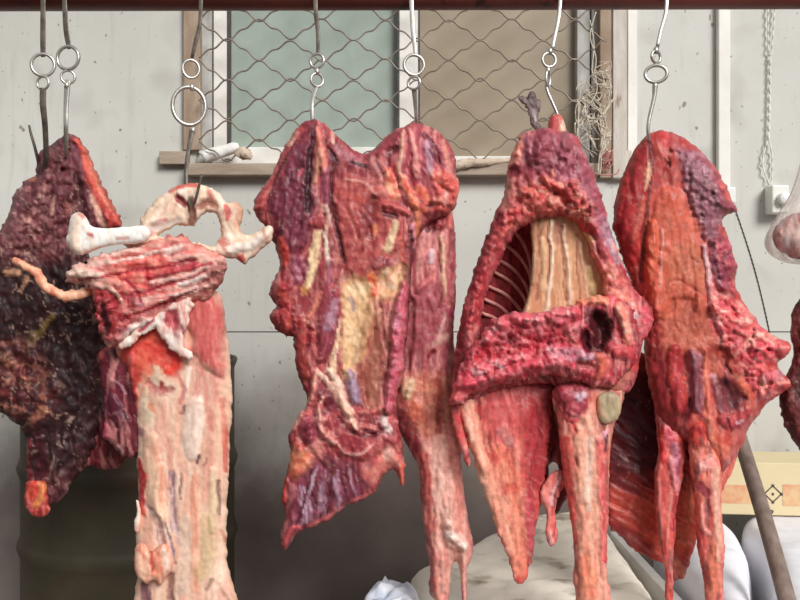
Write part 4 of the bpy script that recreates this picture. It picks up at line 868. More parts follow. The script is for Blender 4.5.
for (pa) in ([(516, 234), (524, 245), (530, 262), (533, 278)], [(508, 247), (520, 258), (530, 276), (532, 290)], [(499, 260), (514, 270), (526, 286), (532, 304)], [(496, 273), (512, 283), (524, 298), (530, 314)], [(490, 287), (506, 295), (520, 310), (526, 322)], [(486, 300), (500, 307), (514, 320), (520, 330)], [(484, 314), (494, 318), (506, 328), (514, 338)]):
    tube('rib', tD, [(pa[0][0] - 6, pa[0][1] - 4, YD + .075, 1.5), (pa[0][0], pa[0][1], YD + .088, 1.7), (pa[1][0], pa[1][1], YD + .095, 2), (pa[2][0], pa[2][1], YD + .095, 2), (pa[3][0], pa[3][1], YD + .09, 2), (pa[3][0] + 10, pa[3][1] + 14, YD + .085, 1.8)], M['meat'], cols=((206, 146, 136), (184, 112, 106)), n=4, nseg=8)
slab('rib_wall', tD, [(531, 212), (550, 206), (575, 212), (596, 232), (610, 268), (612, 310), (600, 332), (560, 334), (514, 332), (522, 312), (528, 294), (532, 270), (532, 240)], YD + .012, ((214, 160, 118), (200, 136, 100), (222, 178, 138)), T=9, R=7, Tb=4, rag=(.6, 9), ang=93, cs=7, str_=9, lump=(1, 12), mat=M['fat'], feats=[
    S([(531, 222, 2), (533, 255, 2), (531, 285, 2.4), (524, 318, 2.4)], (222, 182, 146), h=2), S([(538, 222, 1), (540, 260, 1), (536, 300, 1.2)], (168, 104, 84), h=-2), S([(551, 220, 1.3), (552, 250, 1.5), (550, 280, 2.2), (546, 312, 2.6)], (246, 222, 194), h=2.4), S([(548, 222, .9), (549, 262, 1), (546, 285, 1)], (160, 92, 80), h=-2), S([(564, 224, 1.3), (566, 250, 1.5), (569, 275, 1.8), (570, 304, 2)], (244, 212, 186), h=2.4), S([(561, 226, 1.4), (562, 262, 1), (566, 300, 1)], (176, 106, 86), h=-2), S([(556, 224, 3), (558, 245, 3)], (176, 104, 88), a=.7, ff=2), S([(580, 244, 1.3), (585, 270, 1.4), (588, 300, 1.4)], (234, 190, 160), h=1.5), S([(576, 236, 1), (578, 270, 1), (580, 300, 1)], (180, 110, 90), h=-1.5), S([(590, 268, 4), (594, 290, 5)], (232, 196, 140), h=2), S([(543, 226, 1.3), (540, 238, 1)], (130, 76, 68), a=.7), S([(543, 240, 3), (543, 290, 3)], (226, 184, 140), h=1.5, ff=2, a=.8)])
slab('neck_rim', tD, [(450, 404), (452, 390), (459, 370), (466, 354), (474, 344), (482, 335), (490, 322), (498, 319), (510, 314), (520, 311), (540, 312), (556, 307), (572, 304), (590, 296), (610, 295), (626, 302), (636, 318), (640, 340), (636, 358), (626, 374), (612, 386), (594, 386), (575, 380), (556, 376), (530, 378), (506, 383), (484, 390), (470, 396), (462, 404)], YD - .045, ((200, 62, 74), (166, 38, 50), (226, 132, 134)), T=18, R=15, Tb=14, rag=(2.6, 5), cs=6, lump=(4.5, 6), feats=[
    S([(498, 322, 5), (503, 326, 5)], (230, 130, 136), h=5, c2=(212, 80, 90), l=3, ls=4), S([(516, 316, 6), (530, 320, 8), (540, 318, 6)], (222, 120, 132), c2=(206, 76, 92), h=6, l=4, ls=4), S([(552, 314, 7), (562, 320, 7), (572, 312, 6)], (232, 136, 142), c2=(212, 86, 100), h=5, l=4, ls=4), S([(484, 338, 4), (488, 342, 4)], (226, 90, 94), h=5), S([(472, 344, 3), (470, 352, 3)], (222, 92, 96), h=4), S([(576, 298, 5), (592, 298, 6), (606, 302, 5)], (230, 112, 86), c2=(238, 168, 136), h=4),
    A([(478, 348), (500, 336), (540, 330), (566, 336), (570, 352), (530, 362), (490, 372), (468, 372)], (156, 30, 42), c2=(196, 70, 76), fe=7, h=-7, R=10, l=4, ls=4),
    S([(502, 348, 1.3), (512, 350, 1.6), (517, 344, 1.2)], (236, 140, 136), h=3), S([(508, 336, 4), (510, 342, 4)], (84, 16, 26), h=-5), S([(510, 358, 1.3), (518, 361, 1.5), (522, 352, 1.5)], (240, 150, 146), h=3), S([(518, 340, 4), (526, 344, 3)], (226, 120, 124), h=3, l=2), S([(478, 366, 4), (488, 364, 5), (500, 362, 3)], (230, 120, 124), h=4, l=2), S([(497, 366, 2.5), (500, 368, 2)], (246, 206, 200), h=2), S([(539, 346, 2), (542, 352, 2)], (232, 130, 124), h=2),
    S([(458, 386, 4), (484, 380, 5), (520, 370, 6), (550, 362, 6), (572, 364, 5)], (214, 66, 82), c2=(226, 106, 116), h=5, l=2, ls=5), S([(556, 352, 6), (570, 354, 7), (590, 356, 5)], (214, 180, 192), c2=(196, 116, 136), h=3, l=1.5, a=.95), S([(548, 348, 3), (556, 354, 3)], (240, 200, 206), h=2), S([(550, 368, 1), (552, 376, 1.3)], (170, 20, 40), h=-2), S([(560, 336, 2), (562, 350, 2)], (150, 30, 44), h=-3),
    S([(597, 318, 8), (602, 326, 14), (600, 342, 11)], (74, 18, 26), c2=(54, 14, 20), h=-17, soft=.4), S([(584, 334, 7), (588, 346, 7)], (92, 20, 32), h=-8), S([(592, 332, 1), (598, 340, 1.2)], (220, 130, 120), h=2), S([(610, 318, .8), (604, 330, .8)], (196, 100, 100), h=2), S([(618, 306, 4), (626, 322, 5), (628, 342, 5)], (234, 130, 112), c2=(240, 176, 152), h=5, l=1.5), S([(608, 346, 4), (622, 352, 7), (630, 354, 5)], (206, 74, 80), h=5), S([(600, 356, 4), (604, 366, 6), (598, 378, 4)], (220, 104, 84), h=3), S([(578, 362, 4), (592, 366, 4)], (150, 50, 44), h=-3, a=.8), S([(456, 392, 3), (453, 400, 3)], (226, 96, 96), h=3, l=2)])
slab('flank_flap', tD, [(452, 398), (466, 386), (500, 376), (530, 372), (550, 378), (552, 400), (550, 430), (547, 460), (543, 490), (537, 520), (533, 548), (530, 568), (526, 580), (520, 583), (514, 580), (511, 566), (504, 552), (500, 538), (494, 522), (487, 500), (479, 478), (472, 456), (462, 430)], YD - .005, ((214, 100, 86), (232, 146, 122), (194, 64, 66)), T=7, R=9, Tb=5, rag=(2.2, 6), ang=82, cs=10, str_=4, lump=(2, 14),
     bend=lambda x, y: -10 * np.clip((x - 490) / 50, 0, 1) ** 2 - 4 * np.clip((405 - y) / 20, 0, 1), feats=[
    S([(470, 392, 5), (466, 410, 4), (474, 440, 5), (486, 470, 6)], (232, 140, 118), h=4, c2=(236, 170, 146)), S([(472, 440, 6), (478, 460, 7), (490, 490, 8), (502, 520, 6)], (240, 180, 140), c2=(228, 140, 108), h=1, ff=4), A([(480, 398), (520, 384), (520, 420), (506, 445), (488, 430)], (192, 66, 70), c2=(212, 104, 96), fe=10, ff=4, ang=70, a=.9), S([(504, 430, 6), (508, 440, 6)], (206, 140, 134), a=.8, h=2),
    A([(522, 380), (550, 380), (549, 440), (543, 490), (530, 520), (526, 470), (520, 420)], (158, 34, 46), c2=(186, 60, 62), fe=14, ff=4, ang=85, a=.9), S([(500, 450, 8), (512, 480, 10), (514, 520, 8)], (234, 152, 116), c2=(222, 112, 90), ff=4, a=.8), S([(492, 454, 4), (496, 460, 4)], (200, 60, 58), a=.7), S([(500, 492, 6), (516, 488, 5)], (206, 70, 62), a=.6), S([(478, 400, 1), (478, 424, 1), (484, 440, 1)], (184, 40, 50), h=-1, a=.8), S([(508, 445, .7), (510, 475, .8), (505, 500, .7)], (170, 50, 54), a=.6),
    S([(526, 500, 6), (528, 525, 8), (532, 548, 6)], (166, 50, 66), c2=(196, 90, 92), h=2, a=.85), S([(515, 545, 6), (520, 568, 6)], (228, 140, 110), a=.9), S([(484, 500, 1.6), (494, 530, 2), (508, 558, 2)], (240, 170, 150), h=2, l=2, a=.9)])
slab('edge_strip', tD, [(452, 398), (458, 402), (461, 420), (466, 440), (471, 462), (467, 466), (461, 450), (455, 430), (451, 412)], YD - .02, ((214, 76, 76), (232, 130, 116), (190, 40, 54)), T=4, R=4, Tb=4, rag=(1, 4), lump=(2, 5))
slab('inner_lining', tD, [(506, 374), (545, 372), (600, 380), (612, 420), (606, 470), (566, 500), (556, 515), (546, 500), (546, 470), (540, 490), (528, 500), (516, 460), (508, 420)], YD + .07, ((124, 26, 36), (98, 20, 30), (150, 50, 54)), T=8, R=10, Tb=6, lump=(2, 10), feats=[S([(560, 430, 3), (556, 470, 4)], (160, 60, 60), ff=3, a=.7)],
     hole=[[(549, 466), (553, 461), (559, 466), (560, 484), (552, 488), (548, 480)]])
slab('thin_flap', tD, [(556, 470), (566, 474), (566, 484), (560, 494), (556, 506), (556, 520), (558, 534), (555, 545), (549, 545), (545, 532), (547, 515), (541, 500), (540, 490), (546, 480)], YD + .005, ((220, 96, 90), (234, 140, 126), (196, 56, 64)), T=4, R=5, Tb=4, rag=(1, 4), ang=95, cs=4, feats=[S([(562, 476, 1.5), (554, 490, 1.5), (552, 505, 1.2)], (240, 180, 176), h=2), S([(550, 534, 3), (553, 542, 3)], (246, 170, 160), h=2)])
slab('shank', tD, [(552, 392), (566, 382), (590, 378), (612, 384), (624, 388), (622, 404), (616, 420), (611, 440), (609, 470), (609, 505), (607, 545), (607, 572), (611, 598), (613, 632), (578, 632), (576, 602), (573, 578), (574, 552), (570, 515), (565, 485), (561, 455), (558, 425)], YD - .012, ((224, 136, 114), (238, 178, 150), (206, 84, 80)), T=20, R=18, Tb=16, rag=(.9, 7), ang=88, cs=7, str_=8, lump=(1.5, 12), feats=[
    A([(550, 384), (578, 380), (594, 386), (590, 404), (580, 416), (566, 418), (558, 402)], (150, 44, 60), c2=(178, 76, 84), fe=4, h=5, R=8, l=2), S([(578, 396, 4), (584, 394, 4)], (236, 196, 206), a=.9, h=2), S([(572, 412, 2), (576, 416, 2)], (232, 130, 130), a=.8), S([(552, 394, 1), (562, 414, 1.4), (572, 420, 1.4), (584, 416, 1)], (206, 70, 80), h=2),
    S([(578, 430, 5), (580, 460, 6), (584, 500, 6)], (240, 190, 152), c2=(230, 160, 126), h=3, ff=3), S([(588, 420, 4), (592, 440, 4), (592, 470, 4)], (240, 206, 180), h=2, a=.9), S([(566, 440, 4), (568, 480, 5), (574, 520, 4)], (222, 92, 80), a=.9, ff=3), S([(598, 440, 3), (600, 480, 3), (602, 520, 3), (603, 570, 3)], (204, 70, 74), c2=(226, 120, 112), h=2, ff=2), S([(606, 436, 3), (606, 450, 3)], (90, 40, 54), h=2), S([(606, 432, 3), (602, 440, 3)], (232, 160, 170), h=3, l=2), S([(606, 460, 1.6), (607, 500, 1.6)], (150, 70, 64), a=.8), S([(590, 500, 6), (588, 540, 7), (590, 590, 7)], (232, 150, 108), c2=(222, 116, 88), ff=4, a=.8), S([(582, 560, 5), (586, 600, 6)], (216, 96, 66), c2=(232, 140, 96), a=.7), S([(570, 422, 2), (576, 432, 2)], (196, 60, 60), h=-2, a=.8)])
slab('knee_cartilage', tD, [(598, 396), (606, 391), (615, 393), (621, 401), (621, 412), (614, 422), (604, 424), (598, 416), (596, 405)], YD - .036, ((182, 164, 130), (160, 142, 112), (208, 172, 142)), T=8, R=10, Tb=8, rag=(.7, 6), lump=(.8, 8), mat=M['fat'], feats=[S([(598, 400, 3), (598, 414, 3)], (232, 160, 124), a=.8)])
slab('fat_knob', tD, [(548, 128), (550, 118), (556, 114), (562, 117), (565, 126), (566, 134), (558, 138), (550, 136)], YD + .01, ((196, 84, 76), (176, 60, 62), (222, 130, 110)), T=7, R=8, Tb=7, rag=(.6, 5), feats=[S([(563, 123, 2), (562, 132, 3)], (246, 206, 174), h=1)])
slab('dried_scrap', tD, [(518, 98), (523, 96), (526, 99), (530, 91), (535, 93), (537, 98), (541, 101), (540, 110), (538, 118), (541, 126), (544, 134), (538, 136), (534, 128), (530, 122), (529, 114), (525, 106)], YD + .005, ((104, 84, 84), (80, 60, 60), (146, 126, 124)), T=4, R=4, Tb=3, rag=(1.2, 3), step=1.2, lump=(3, 4), mat=M['dry_meat'], feats=[S([(533, 112, 2), (536, 122, 1.5)], (200, 186, 190), a=.8)])

# ----------------------------------------------------------------- E: right leg
YE = 1.64
tE = thing('leg_quarter', 'bright red leg quarter with smooth orange face, on the hook beside the white conduit', 'meat', at(650, 134, YE), 'meat hanging from the pipe')
slab('muscle', tE, [(650, 133), (662, 130), (675, 134), (690, 142), (704, 154), (717, 170), (726, 185), (732, 200), (738, 212), (728, 214), (722, 222), (727, 235), (734, 255), (738, 268), (735, 282), (741, 298), (752, 314), (763, 328), (777, 337), (790, 344), (789, 354), (777, 364), (787, 376), (791, 386), (778, 396), (764, 408), (750, 428), (742, 446), (732, 462), (722, 472), (712, 462), (700, 450), (684, 440), (668, 430), (656, 412), (648, 380), (644, 350), (640, 312), (630, 280), (620, 252), (613, 226), (617, 192), (629, 160), (640, 142)],
     YE, ((190, 72, 62), (170, 54, 52), (208, 104, 84)), T=32, R=28, Tb=24, rag=(1.4, 6), cs=14, lump=(1.0, 14), pale=.3, dark=.35, fold=.25, stk=.6, feats=[
    A([(640, 142), (652, 134), (652, 170), (648, 220), (640, 262), (630, 280), (614, 230), (618, 190)], (180, 48, 46), c2=(152, 36, 40), fe=6, ff=4, ang=104, h=4, R=16), S([(647, 140, 2), (651, 155, 2), (648, 200, 2), (644, 240, 3), (642, 280, 3)], (96, 24, 28), h=-6), S([(648, 164, 1.6), (647, 178, 2.6), (644, 190, 1.4)], (240, 180, 146), h=2), S([(643, 200, 3), (640, 215, 4), (634, 240, 3)], (214, 100, 80), a=.7, h=2),
    S([(660, 136, 5), (668, 140, 6)], (206, 56, 56), a=.8), S([(674, 136, 5), (676, 146, 5)], (186, 80, 80), h=4, a=.9), S([(668, 158, 3), (669, 166, 3)], (120, 30, 34), h=-3), S([(666, 172, 5), (668, 182, 5)], (150, 40, 42), h=-2, a=.7), S([(668, 156, 1.3), (669, 160, 1)], (240, 160, 150), a=.8),
    A([(654, 200), (664, 186), (684, 190), (696, 220), (708, 250), (708, 290), (700, 330), (690, 300), (668, 300), (664, 320), (650, 318), (648, 280), (648, 240)], (212, 100, 74), c2=(196, 80, 62), fe=12, h=5, R=16, ff=5, ang=86), S([(652, 225, 5), (652, 260, 6), (652, 290, 6), (655, 315, 5)], (218, 104, 70), c2=(200, 76, 56), h=6, soft=.35, ff=4), S([(662, 230, 1.2), (662, 262, 1.8), (661, 288, 1.6)], (238, 190, 170), h=2), S([(668, 214, 1.6), (672, 228, 2.2)], (240, 160, 140), a=.7), S([(660, 292, 5), (658, 308, 5)], (206, 90, 74), h=4),
    A([(672, 246), (692, 242), (704, 258), (706, 292), (690, 286), (670, 284)], (206, 138, 102), c2=(190, 112, 86), fe=6), S([(668, 284, 1), (678, 280, 1.2), (692, 288, 1.2), (704, 296, 1)], (150, 70, 56), h=-2), S([(692, 258, 1.2), (700, 264, 1.2)], (150, 90, 76), h=-1.5), S([(684, 275, 1.5), (688, 272, 1.5)], (236, 140, 124), h=1),
    A([(664, 296), (690, 290), (706, 300), (720, 340), (716, 372), (690, 360), (664, 350), (660, 320)], (180, 86, 66), c2=(206, 112, 88), fe=9, h=2),
    # rough dark outer face
    A([(680, 148), (704, 156), (722, 182), (724, 215), (716, 240), (708, 248), (696, 222), (686, 190)], (142, 82, 94), c2=(178, 124, 134), fe=5, l=3.4, ls=3.5, h=3), S([(700, 158, 3), (714, 172, 4), (724, 192, 4)], (150, 60, 72), h=2, a=.8), S([(716, 186, 4), (722, 200, 5), (732, 208, 4)], (150, 70, 84), h=3, l=3, ls=3), S([(714, 188, 1.5), (716, 210, 2)], (84, 36, 50), h=-3), S([(720, 182, 3), (726, 190, 3)], (206, 90, 92), h=2, l=2), S([(712, 240, 4), (716, 262, 6), (722, 286, 6)], (122, 66, 84), c2=(160, 106, 114), h=3, l=2.5, ls=4), S([(726, 240, 4), (732, 256, 5), (734, 268, 4)], (196, 60, 76), c2=(226, 110, 116), l=4, ls=3.5), S([(722, 290, 4), (730, 296, 4)], (140, 30, 44), h=1), S([(716, 226, 3), (712, 246, 2.4)], (90, 34, 46), h=-4),
    S([(704, 246, 2), (708, 270, 2.6), (710, 295, 3), (716, 315, 3), (724, 334, 2.4)], (210, 170, 186), c2=(232, 200, 200), h=4, soft=.4), S([(716, 304, 4), (726, 318, 6), (740, 328, 7)], (238, 160, 140), c2=(226, 100, 96), h=4, l=3, ls=4), S([(736, 306, 4), (748, 320, 6), (760, 334, 6)], (240, 184, 160), c2=(222, 96, 96), h=4, l=4, ls=4), S([(738, 340, 6), (736, 348, 5)], (226, 120, 124), l=3), S([(756, 348, 9), (766, 356, 8)], (160, 50, 70), c2=(206, 100, 110), l=5, ls=4, h=3), S([(768, 342, 4), (780, 348, 5), (786, 352, 4)], (226, 110, 112), c2=(236, 160, 140), l=4, ls=4, h=3), S([(730, 372, 3), (722, 358, 4)], (84, 20, 30), h=-5, a=.6),
    S([(764, 378, 6), (778, 376, 6)], (172, 130, 144), c2=(200, 150, 160), h=4, l=2), S([(760, 396, 3), (774, 386, 3), (788, 384, 3)], (226, 110, 84), h=4), S([(764, 396, 3), (770, 392, 3)], (240, 180, 176), h=2), S([(740, 378, 4), (746, 392, 5), (752, 398, 4)], (212, 94, 70), c2=(200, 70, 60), h=1),
    S([(722, 350, 8), (728, 356, 7)], (150, 50, 40), h=-4, a=.8), S([(724, 385, 9), (730, 395, 10), (734, 405, 7)], (110, 44, 54), c2=(140, 70, 70), h=-4, a=.9), S([(736, 376, 3), (742, 384, 3)], (190, 120, 80), a=.7),
    S([(692, 352, 3), (696, 372, 6), (698, 395, 6), (696, 408, 4)], (120, 50, 70), c2=(164, 110, 121), h=5, soft=.4, ff=3), S([(704, 348, 4), (704, 370, 3), (706, 400, 3), (704, 414, 3)], (222, 110, 88), h=2, ff=2), S([(712, 376, 3), (718, 396, 4), (722, 412, 3)], (200, 140, 140), h=3, a=.8), S([(676, 350, 7), (676, 380, 8), (682, 410, 7)], (186, 60, 58), c2=(160, 42, 48), h=5, ff=3), S([(674, 366, 2), (678, 374, 3)], (230, 110, 110), a=.7), S([(660, 350, 4), (664, 390, 5), (670, 420, 5)], (140, 34, 42), a=.8), S([(690, 400, 3), (684, 420, 6)], (110, 26, 36), h=-4, a=.8),
    S([(724, 420, 7), (736, 424, 7), (746, 414, 6)], (190, 76, 76), c2=(160, 50, 56), h=4), S([(738, 424, 1.5), (742, 420, 1.5)], (240, 180, 186), a=.9), S([(728, 420, 1), (732, 432, 1.2)], (110, 30, 40), h=-2), S([(708, 420, 4), (712, 440, 4)], (216, 120, 100), h=2, ff=2), S([(716, 440, 6), (726, 452, 6)], (204, 86, 66), c2=(222, 120, 96), ff=3)])
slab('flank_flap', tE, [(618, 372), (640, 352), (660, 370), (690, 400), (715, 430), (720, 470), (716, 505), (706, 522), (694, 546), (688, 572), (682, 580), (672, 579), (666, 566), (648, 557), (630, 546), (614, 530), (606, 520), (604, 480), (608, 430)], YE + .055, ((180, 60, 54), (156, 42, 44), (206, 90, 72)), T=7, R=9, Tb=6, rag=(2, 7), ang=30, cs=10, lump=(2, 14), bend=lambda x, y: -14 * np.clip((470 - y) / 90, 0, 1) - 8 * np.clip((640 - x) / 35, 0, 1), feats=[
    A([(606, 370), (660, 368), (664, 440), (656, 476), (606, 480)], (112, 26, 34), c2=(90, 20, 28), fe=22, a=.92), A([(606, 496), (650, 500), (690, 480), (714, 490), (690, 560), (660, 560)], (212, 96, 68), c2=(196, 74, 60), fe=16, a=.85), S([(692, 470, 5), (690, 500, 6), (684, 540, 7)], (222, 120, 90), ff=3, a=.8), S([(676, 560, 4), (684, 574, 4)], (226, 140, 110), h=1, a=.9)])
slab('side_flap', tE, [(716, 440), (732, 426), (746, 418), (744, 434), (739, 450), (734, 466), (728, 480), (722, 492), (716, 490)], YE + .02, ((206, 80, 66), (190, 60, 56), (222, 116, 92)), T=7, R=8, Tb=6, ang=105, cs=5)
slab('thin_shank', tE, [(654, 400), (664, 404), (676, 420), (684, 440), (684, 466), (680, 492), (676, 512), (675, 540), (673, 570), (673, 628), (665, 628), (665, 575), (660, 545), (656, 515), (654, 480), (658, 450)], YE - .005, ((208, 80, 72), (222, 112, 96), (178, 50, 54)), T=12, R=10, Tb=9, rag=(1, 6), ang=92, cs=5, feats=[
    S([(668, 428, 5), (672, 440, 6)], (228, 120, 122), c2=(196, 70, 84), h=3, l=3, ls=4), S([(676, 446, 4), (676, 470, 5), (677, 490, 3)], (150, 70, 86), c2=(206, 130, 140), h=2, l=2), S([(670, 456, 2), (674, 476, 3), (678, 494, 1.5)], (232, 140, 140), h=2), S([(662, 430, 3), (664, 460, 3)], (214, 56, 56), h=2), S([(660, 410, 6), (664, 420, 5)], (140, 60, 66), a=.7), S([(676, 500, 1), (674, 530, 1.2)], (150, 40, 60), h=-2)])
slab('shank', tE, [(688, 424), (700, 418), (710, 424), (716, 440), (720, 456), (722, 480), (722, 515), (725, 548), (723, 580), (726, 630), (708, 630), (704, 585), (698, 552), (695, 515), (692, 485), (689, 455)], YE - .02, ((216, 100, 84), (230, 140, 116), (190, 66, 64)), T=16, R=13, Tb=12, rag=(.9, 6), ang=88, cs=5, feats=[
    S([(698, 425, 7), (698, 440, 8)], (200, 70, 58), c2=(176, 50, 50), h=4), S([(700, 438, 2), (704, 446, 2)], (150, 90, 76), a=.7), S([(702, 466, 6), (710, 462, 6)], (234, 140, 130), c2=(240, 180, 166), h=4, l=3, ls=4), S([(702, 484, 5), (708, 492, 5)], (136, 40, 54), h=-1, a=.9), S([(696, 470, 2), (694, 490, 2)], (100, 30, 40), a=.7, h=-2), S([(717, 470, 3), (718, 510, 3), (720, 560, 3)], (240, 176, 150), h=2, ff=2), S([(708, 500, 3), (708, 525, 3.6)], (150, 90, 90), h=-1, a=.85), S([(702, 505, 2), (704, 525, 3), (710, 535, 2)], (238, 150, 136), h=3), S([(714, 550, 4), (714, 590, 5)], (226, 124, 96), ff=3)])

# ----------------------------------------------------------------- F: dark piece at the right edge
YF_ = 1.66
tF = thing('dark_meat_cut', 'dark brown red cut of meat at the far right edge, half out of view', 'meat', at(812, 300, YF_), 'meat hanging from the pipe')
slab('muscle', tF, [(812, 292), (800, 298), (794, 308), (791, 322), (790, 336), (794, 350), (789, 368), (782, 388), (779, 402), (783, 420), (790, 436), (798, 448), (806, 456), (822, 460), (842, 440), (850, 380), (846, 320), (832, 298)], YF_, ((92, 34, 36), (66, 24, 28), (130, 64, 60)), T=22, R=22, Tb=18, rag=(1.6, 5), lump=(3.5, 7), mat=M['dry_meat'], feats=[S([(790, 392, 5), (794, 410, 6)], (110, 44, 44), a=.7, l=2), S([(796, 318, 3), (794, 334, 3)], (150, 84, 76), a=.5, l=2)])

tube('hanging_loop', tF, [(836, 2, 1.64, 1.5), (834, 150, 1.645, 1.5), (828, 312, 1.655, 1.5)], M['meat'], cols=((120, 60, 56), (90, 40, 40)))
# ================================================================= hooks and pipe
YBAR = 1.64
bx0 = at(-160, 0, YBAR)[0]; bx1 = at(960, 0, YBAR)[0]
BR = 16 * YBAR * K
zl = at(0, -5, YBAR)[2]; zr = at(0, -8, YBAR)[2]


def bar_z(x):
    return zl + (zr - zl) * (x - bx0) / (bx1 - bx0)


V, F_ = sweep([[(bx0, YBAR, zl, BR), (0, YBAR, (zl + zr) / 2, BR), (bx1, YBAR, zr, BR)]], 28)
pipe = tag(new_mesh('hanging_pipe', V, F_, M['pipe_paint']), 'dark red painted steel pipe running along the top that all the hooks hang on', 'pipe')


def over_bar(px, Yf, w_px, down):
    """points of a strap: up the front of the pipe, over it and a little down behind"""
    x = at(px, 0, Yf)[0]
    pts = []
    zc = bar_z(x)
    r = BR + .003
    for a in (190, 160, 130, 105, 80, 55, 30, 10, -10):
        t = math.radians(a)
        pts.append((x, YBAR + r * math.cos(t), zc + r * math.sin(t), w_px * Yf * K))
    pts = [(x, YBAR + r, zc - .012, w_px * Yf * K * .8)] + pts[::-1]
    return pts


def sweep_obj(name, parent, path, m, nseg=10, flat=None, smooth_n=3):
    P = [tuple(p) for p in catmull(path, smooth_n)]
    V, F = sweep([P], nseg, flat=flat)
    return new_mesh(name, V, F, m, parent)


def wp(px, py, Y, r):
    x, y, z = at(px, py, Y)
    return (x, y, z, r * Y * K)


def ring(name, parent, px, py, rx, Y, r, m, tilt=0, ry=None):
    x, y, z = at(px, py, Y)
    s = Y * K; ry = ry or rx
    path = []
    for k in range(33):
        t = 2 * PI * k / 32
        dx = rx * s * math.cos(t); dz = ry * s * math.sin(t)
        path.append((x + dx * math.cos(tilt), y + dx * math.sin(tilt), z + dz, r * 1.2 * s))
    path[-1] = path[0]
    V, F = sweep([path], 10)
    return new_mesh(name, V, F, m, parent)


def hook(label, top, strap, rings, shank, m_strap, m_hook, sw=2.4, flatS=.0012, hflat=None, swivels=()):
    YH = YBAR - BR - .003
    t = thing('meat_hook', label, 'hook', at(top, 0, YH), 'swivel hooks on the pipe')
    path = over_bar(top, YH, sw, 0) + [wp(px, py, YY, w) for px, py, w, YY in strap]
    sweep_obj('strap', t, path, m_strap, 12, flat=flatS)
    for rr in rings:
        ring('ring', t, *rr[:3], rr[4] if len(rr) > 4 else YH, rr[3], M['steel'] if len(rr) < 6 else rr[5], tilt=rr[6] if len(rr) > 6 else 0, ry=rr[7] if len(rr) > 7 else None)
    for (px, py, YY) in swivels:
        x, y, z = at(px, py, YY)
        V, F = sweep([[(x, y, z + .006, .0025), (x, y, z + .003, .0052), (x, y, z - .004, .0056), (x, y, z - .008, .003)]], 12)
        new_mesh('swivel', V, F, M['steel'], t)
    sweep_obj('hook', t, [wp(px, py, YY, w) for px, py, w, YY in shank], m_hook, 12, flat=hflat)
    return t


H0 = YBAR - BR - .003
# over the dark chunk (two hooks)
hook('dull dark hook at far left with an exposed pointed tip left of the dark chunk', 43, [(43, 25, 2.8, H0), (43, 48, 2.8, H0), (43, 57, 2, H0)], [(43, 65, 11, 1.4, H0, M['steel'], .15), (43, 83, 6.5, 1.1, H0, M['steel'], -.2)],
     [(43, 88, 3.2, H0), (43, 105, 3.2, H0), (45, 125, 2.8, H0 + .01), (46, 150, 2.6, H0 + .03), (45, 168, 2.4, H0 + .06), (42, 172, 2.4, H0 + .08), (39, 165, 2.2, H0 + .09), (37, 156, 2.6, H0 + .08), (34, 144, 2.2, H0 + .07), (31, 134, 1.5, H0 + .067), (29, 125, .5, H0 + .065)], M['dull_steel'], M['dull_steel'], hflat=.0022)
hook('bright hook with a wide ring second from left, stuck in the dark chunk top', 64, [(65, 12, 2.6, H0), (66, 30, 2.6, H0), (68, 42, 2.6, H0), (69, 49, 1.5, H0)], [(68, 58, 11.5, 1.5, H0, M['steel'], -.15), (68, 77, 6.5, 1.1, H0, M['steel'], .2)],
     [(68, 80, 3, H0), (67, 90, 2.8, H0), (66, 110, 2.3, H0), (66, 130, 2.2, H0), (66, 146, 2.1, H0 + .02), (66, 158, 1.9, H0 + .055), (67, 162, 1.6, H0 + .09), (68, 152, 1.2, H0 + .12), (69, 140, .6, H0 + .13)], M['dull_steel'], M['steel'], hflat=.0026, swivels=[(67, 85, H0)])
# big ring hook
hook('hook with one very large ring, third from left, holding the pale pelvis bone', 201, [(200, 22, 1.8, H0), (196, 40, 2.2, H0), (192, 58, 1.6, H0)], [(191, 69, 8, 1.2, H0, M['steel'], .3, 9), (189, 106, 16, 1.7, H0, M['steel'], .25, 19)],
     [(192, 130, 2.6, H0 - .01), (190, 142, 2.2, H0 - .02), (187, 160, 2, H0 - .04), (186, 176, 1.9, H0 - .05), (187, 192, 1.9, H0 - .055), (190, 204, 1.8, H0 - .07), (193, 206, 1.7, H0 - .09), (196, 198, 1.6, H0 - .1), (199, 186, 1.3, H0 - .1), (202, 174, .4, H0 - .1)], M['dull_steel'], M['dull_steel'], hflat=.002, swivels=[(192, 87, H0), (193, 130, H0 - .01)])
# two hooks of the wide side
hook('hook with two small rings before the green pane, left hook of the wide side', 315, [(316, 15, 2.2, H0), (318, 32, 2.2, H0), (318, 50, 1.8, H0), (317, 54, 1.3, H0)], [(317, 61, 7, 1.2, H0, M['steel'], -.2), (317, 80, 6.5, 1.2, H0, M['steel'], .5)],
     [(317, 85, 2, H0), (315, 92, 2.2, H0), (312, 102, 2, H0), (312, 118, 1.9, H0), (312, 134, 1.8, H0 + .005), (311, 146, 1.7, H0 + .03), (311, 150, 1.5, H0 + .06), (311, 140, 1.2, H0 + .09), (311, 130, .6, H0 + .1)], M['dull_steel'], M['steel'], hflat=.0022, swivels=[(317, 71, H0)])
hook('hook with a wide ring before the white window mullion, right hook of the wide side', 411, [(412, 15, 2.2, H0), (413, 32, 2.2, H0), (415, 50, 1.8, H0), (415, 56, 1.3, H0)], [(414, 65, 10, 1.4, H0, M['steel'], .1), (414, 83, 6.3, 1.1, H0, M['steel'], -.3)],
     [(414, 88, 2.8, H0 + .002), (415, 100, 2.2, H0 + .01), (416, 115, 1.7, H0 + .02), (416, 128, 1.6, H0 + .04), (416, 138, 1.5, H0 + .07), (416, 140, 1.3, H0 + .1), (416, 128, .7, H0 + .12)], M['steel'], M['steel'], hflat=.002)
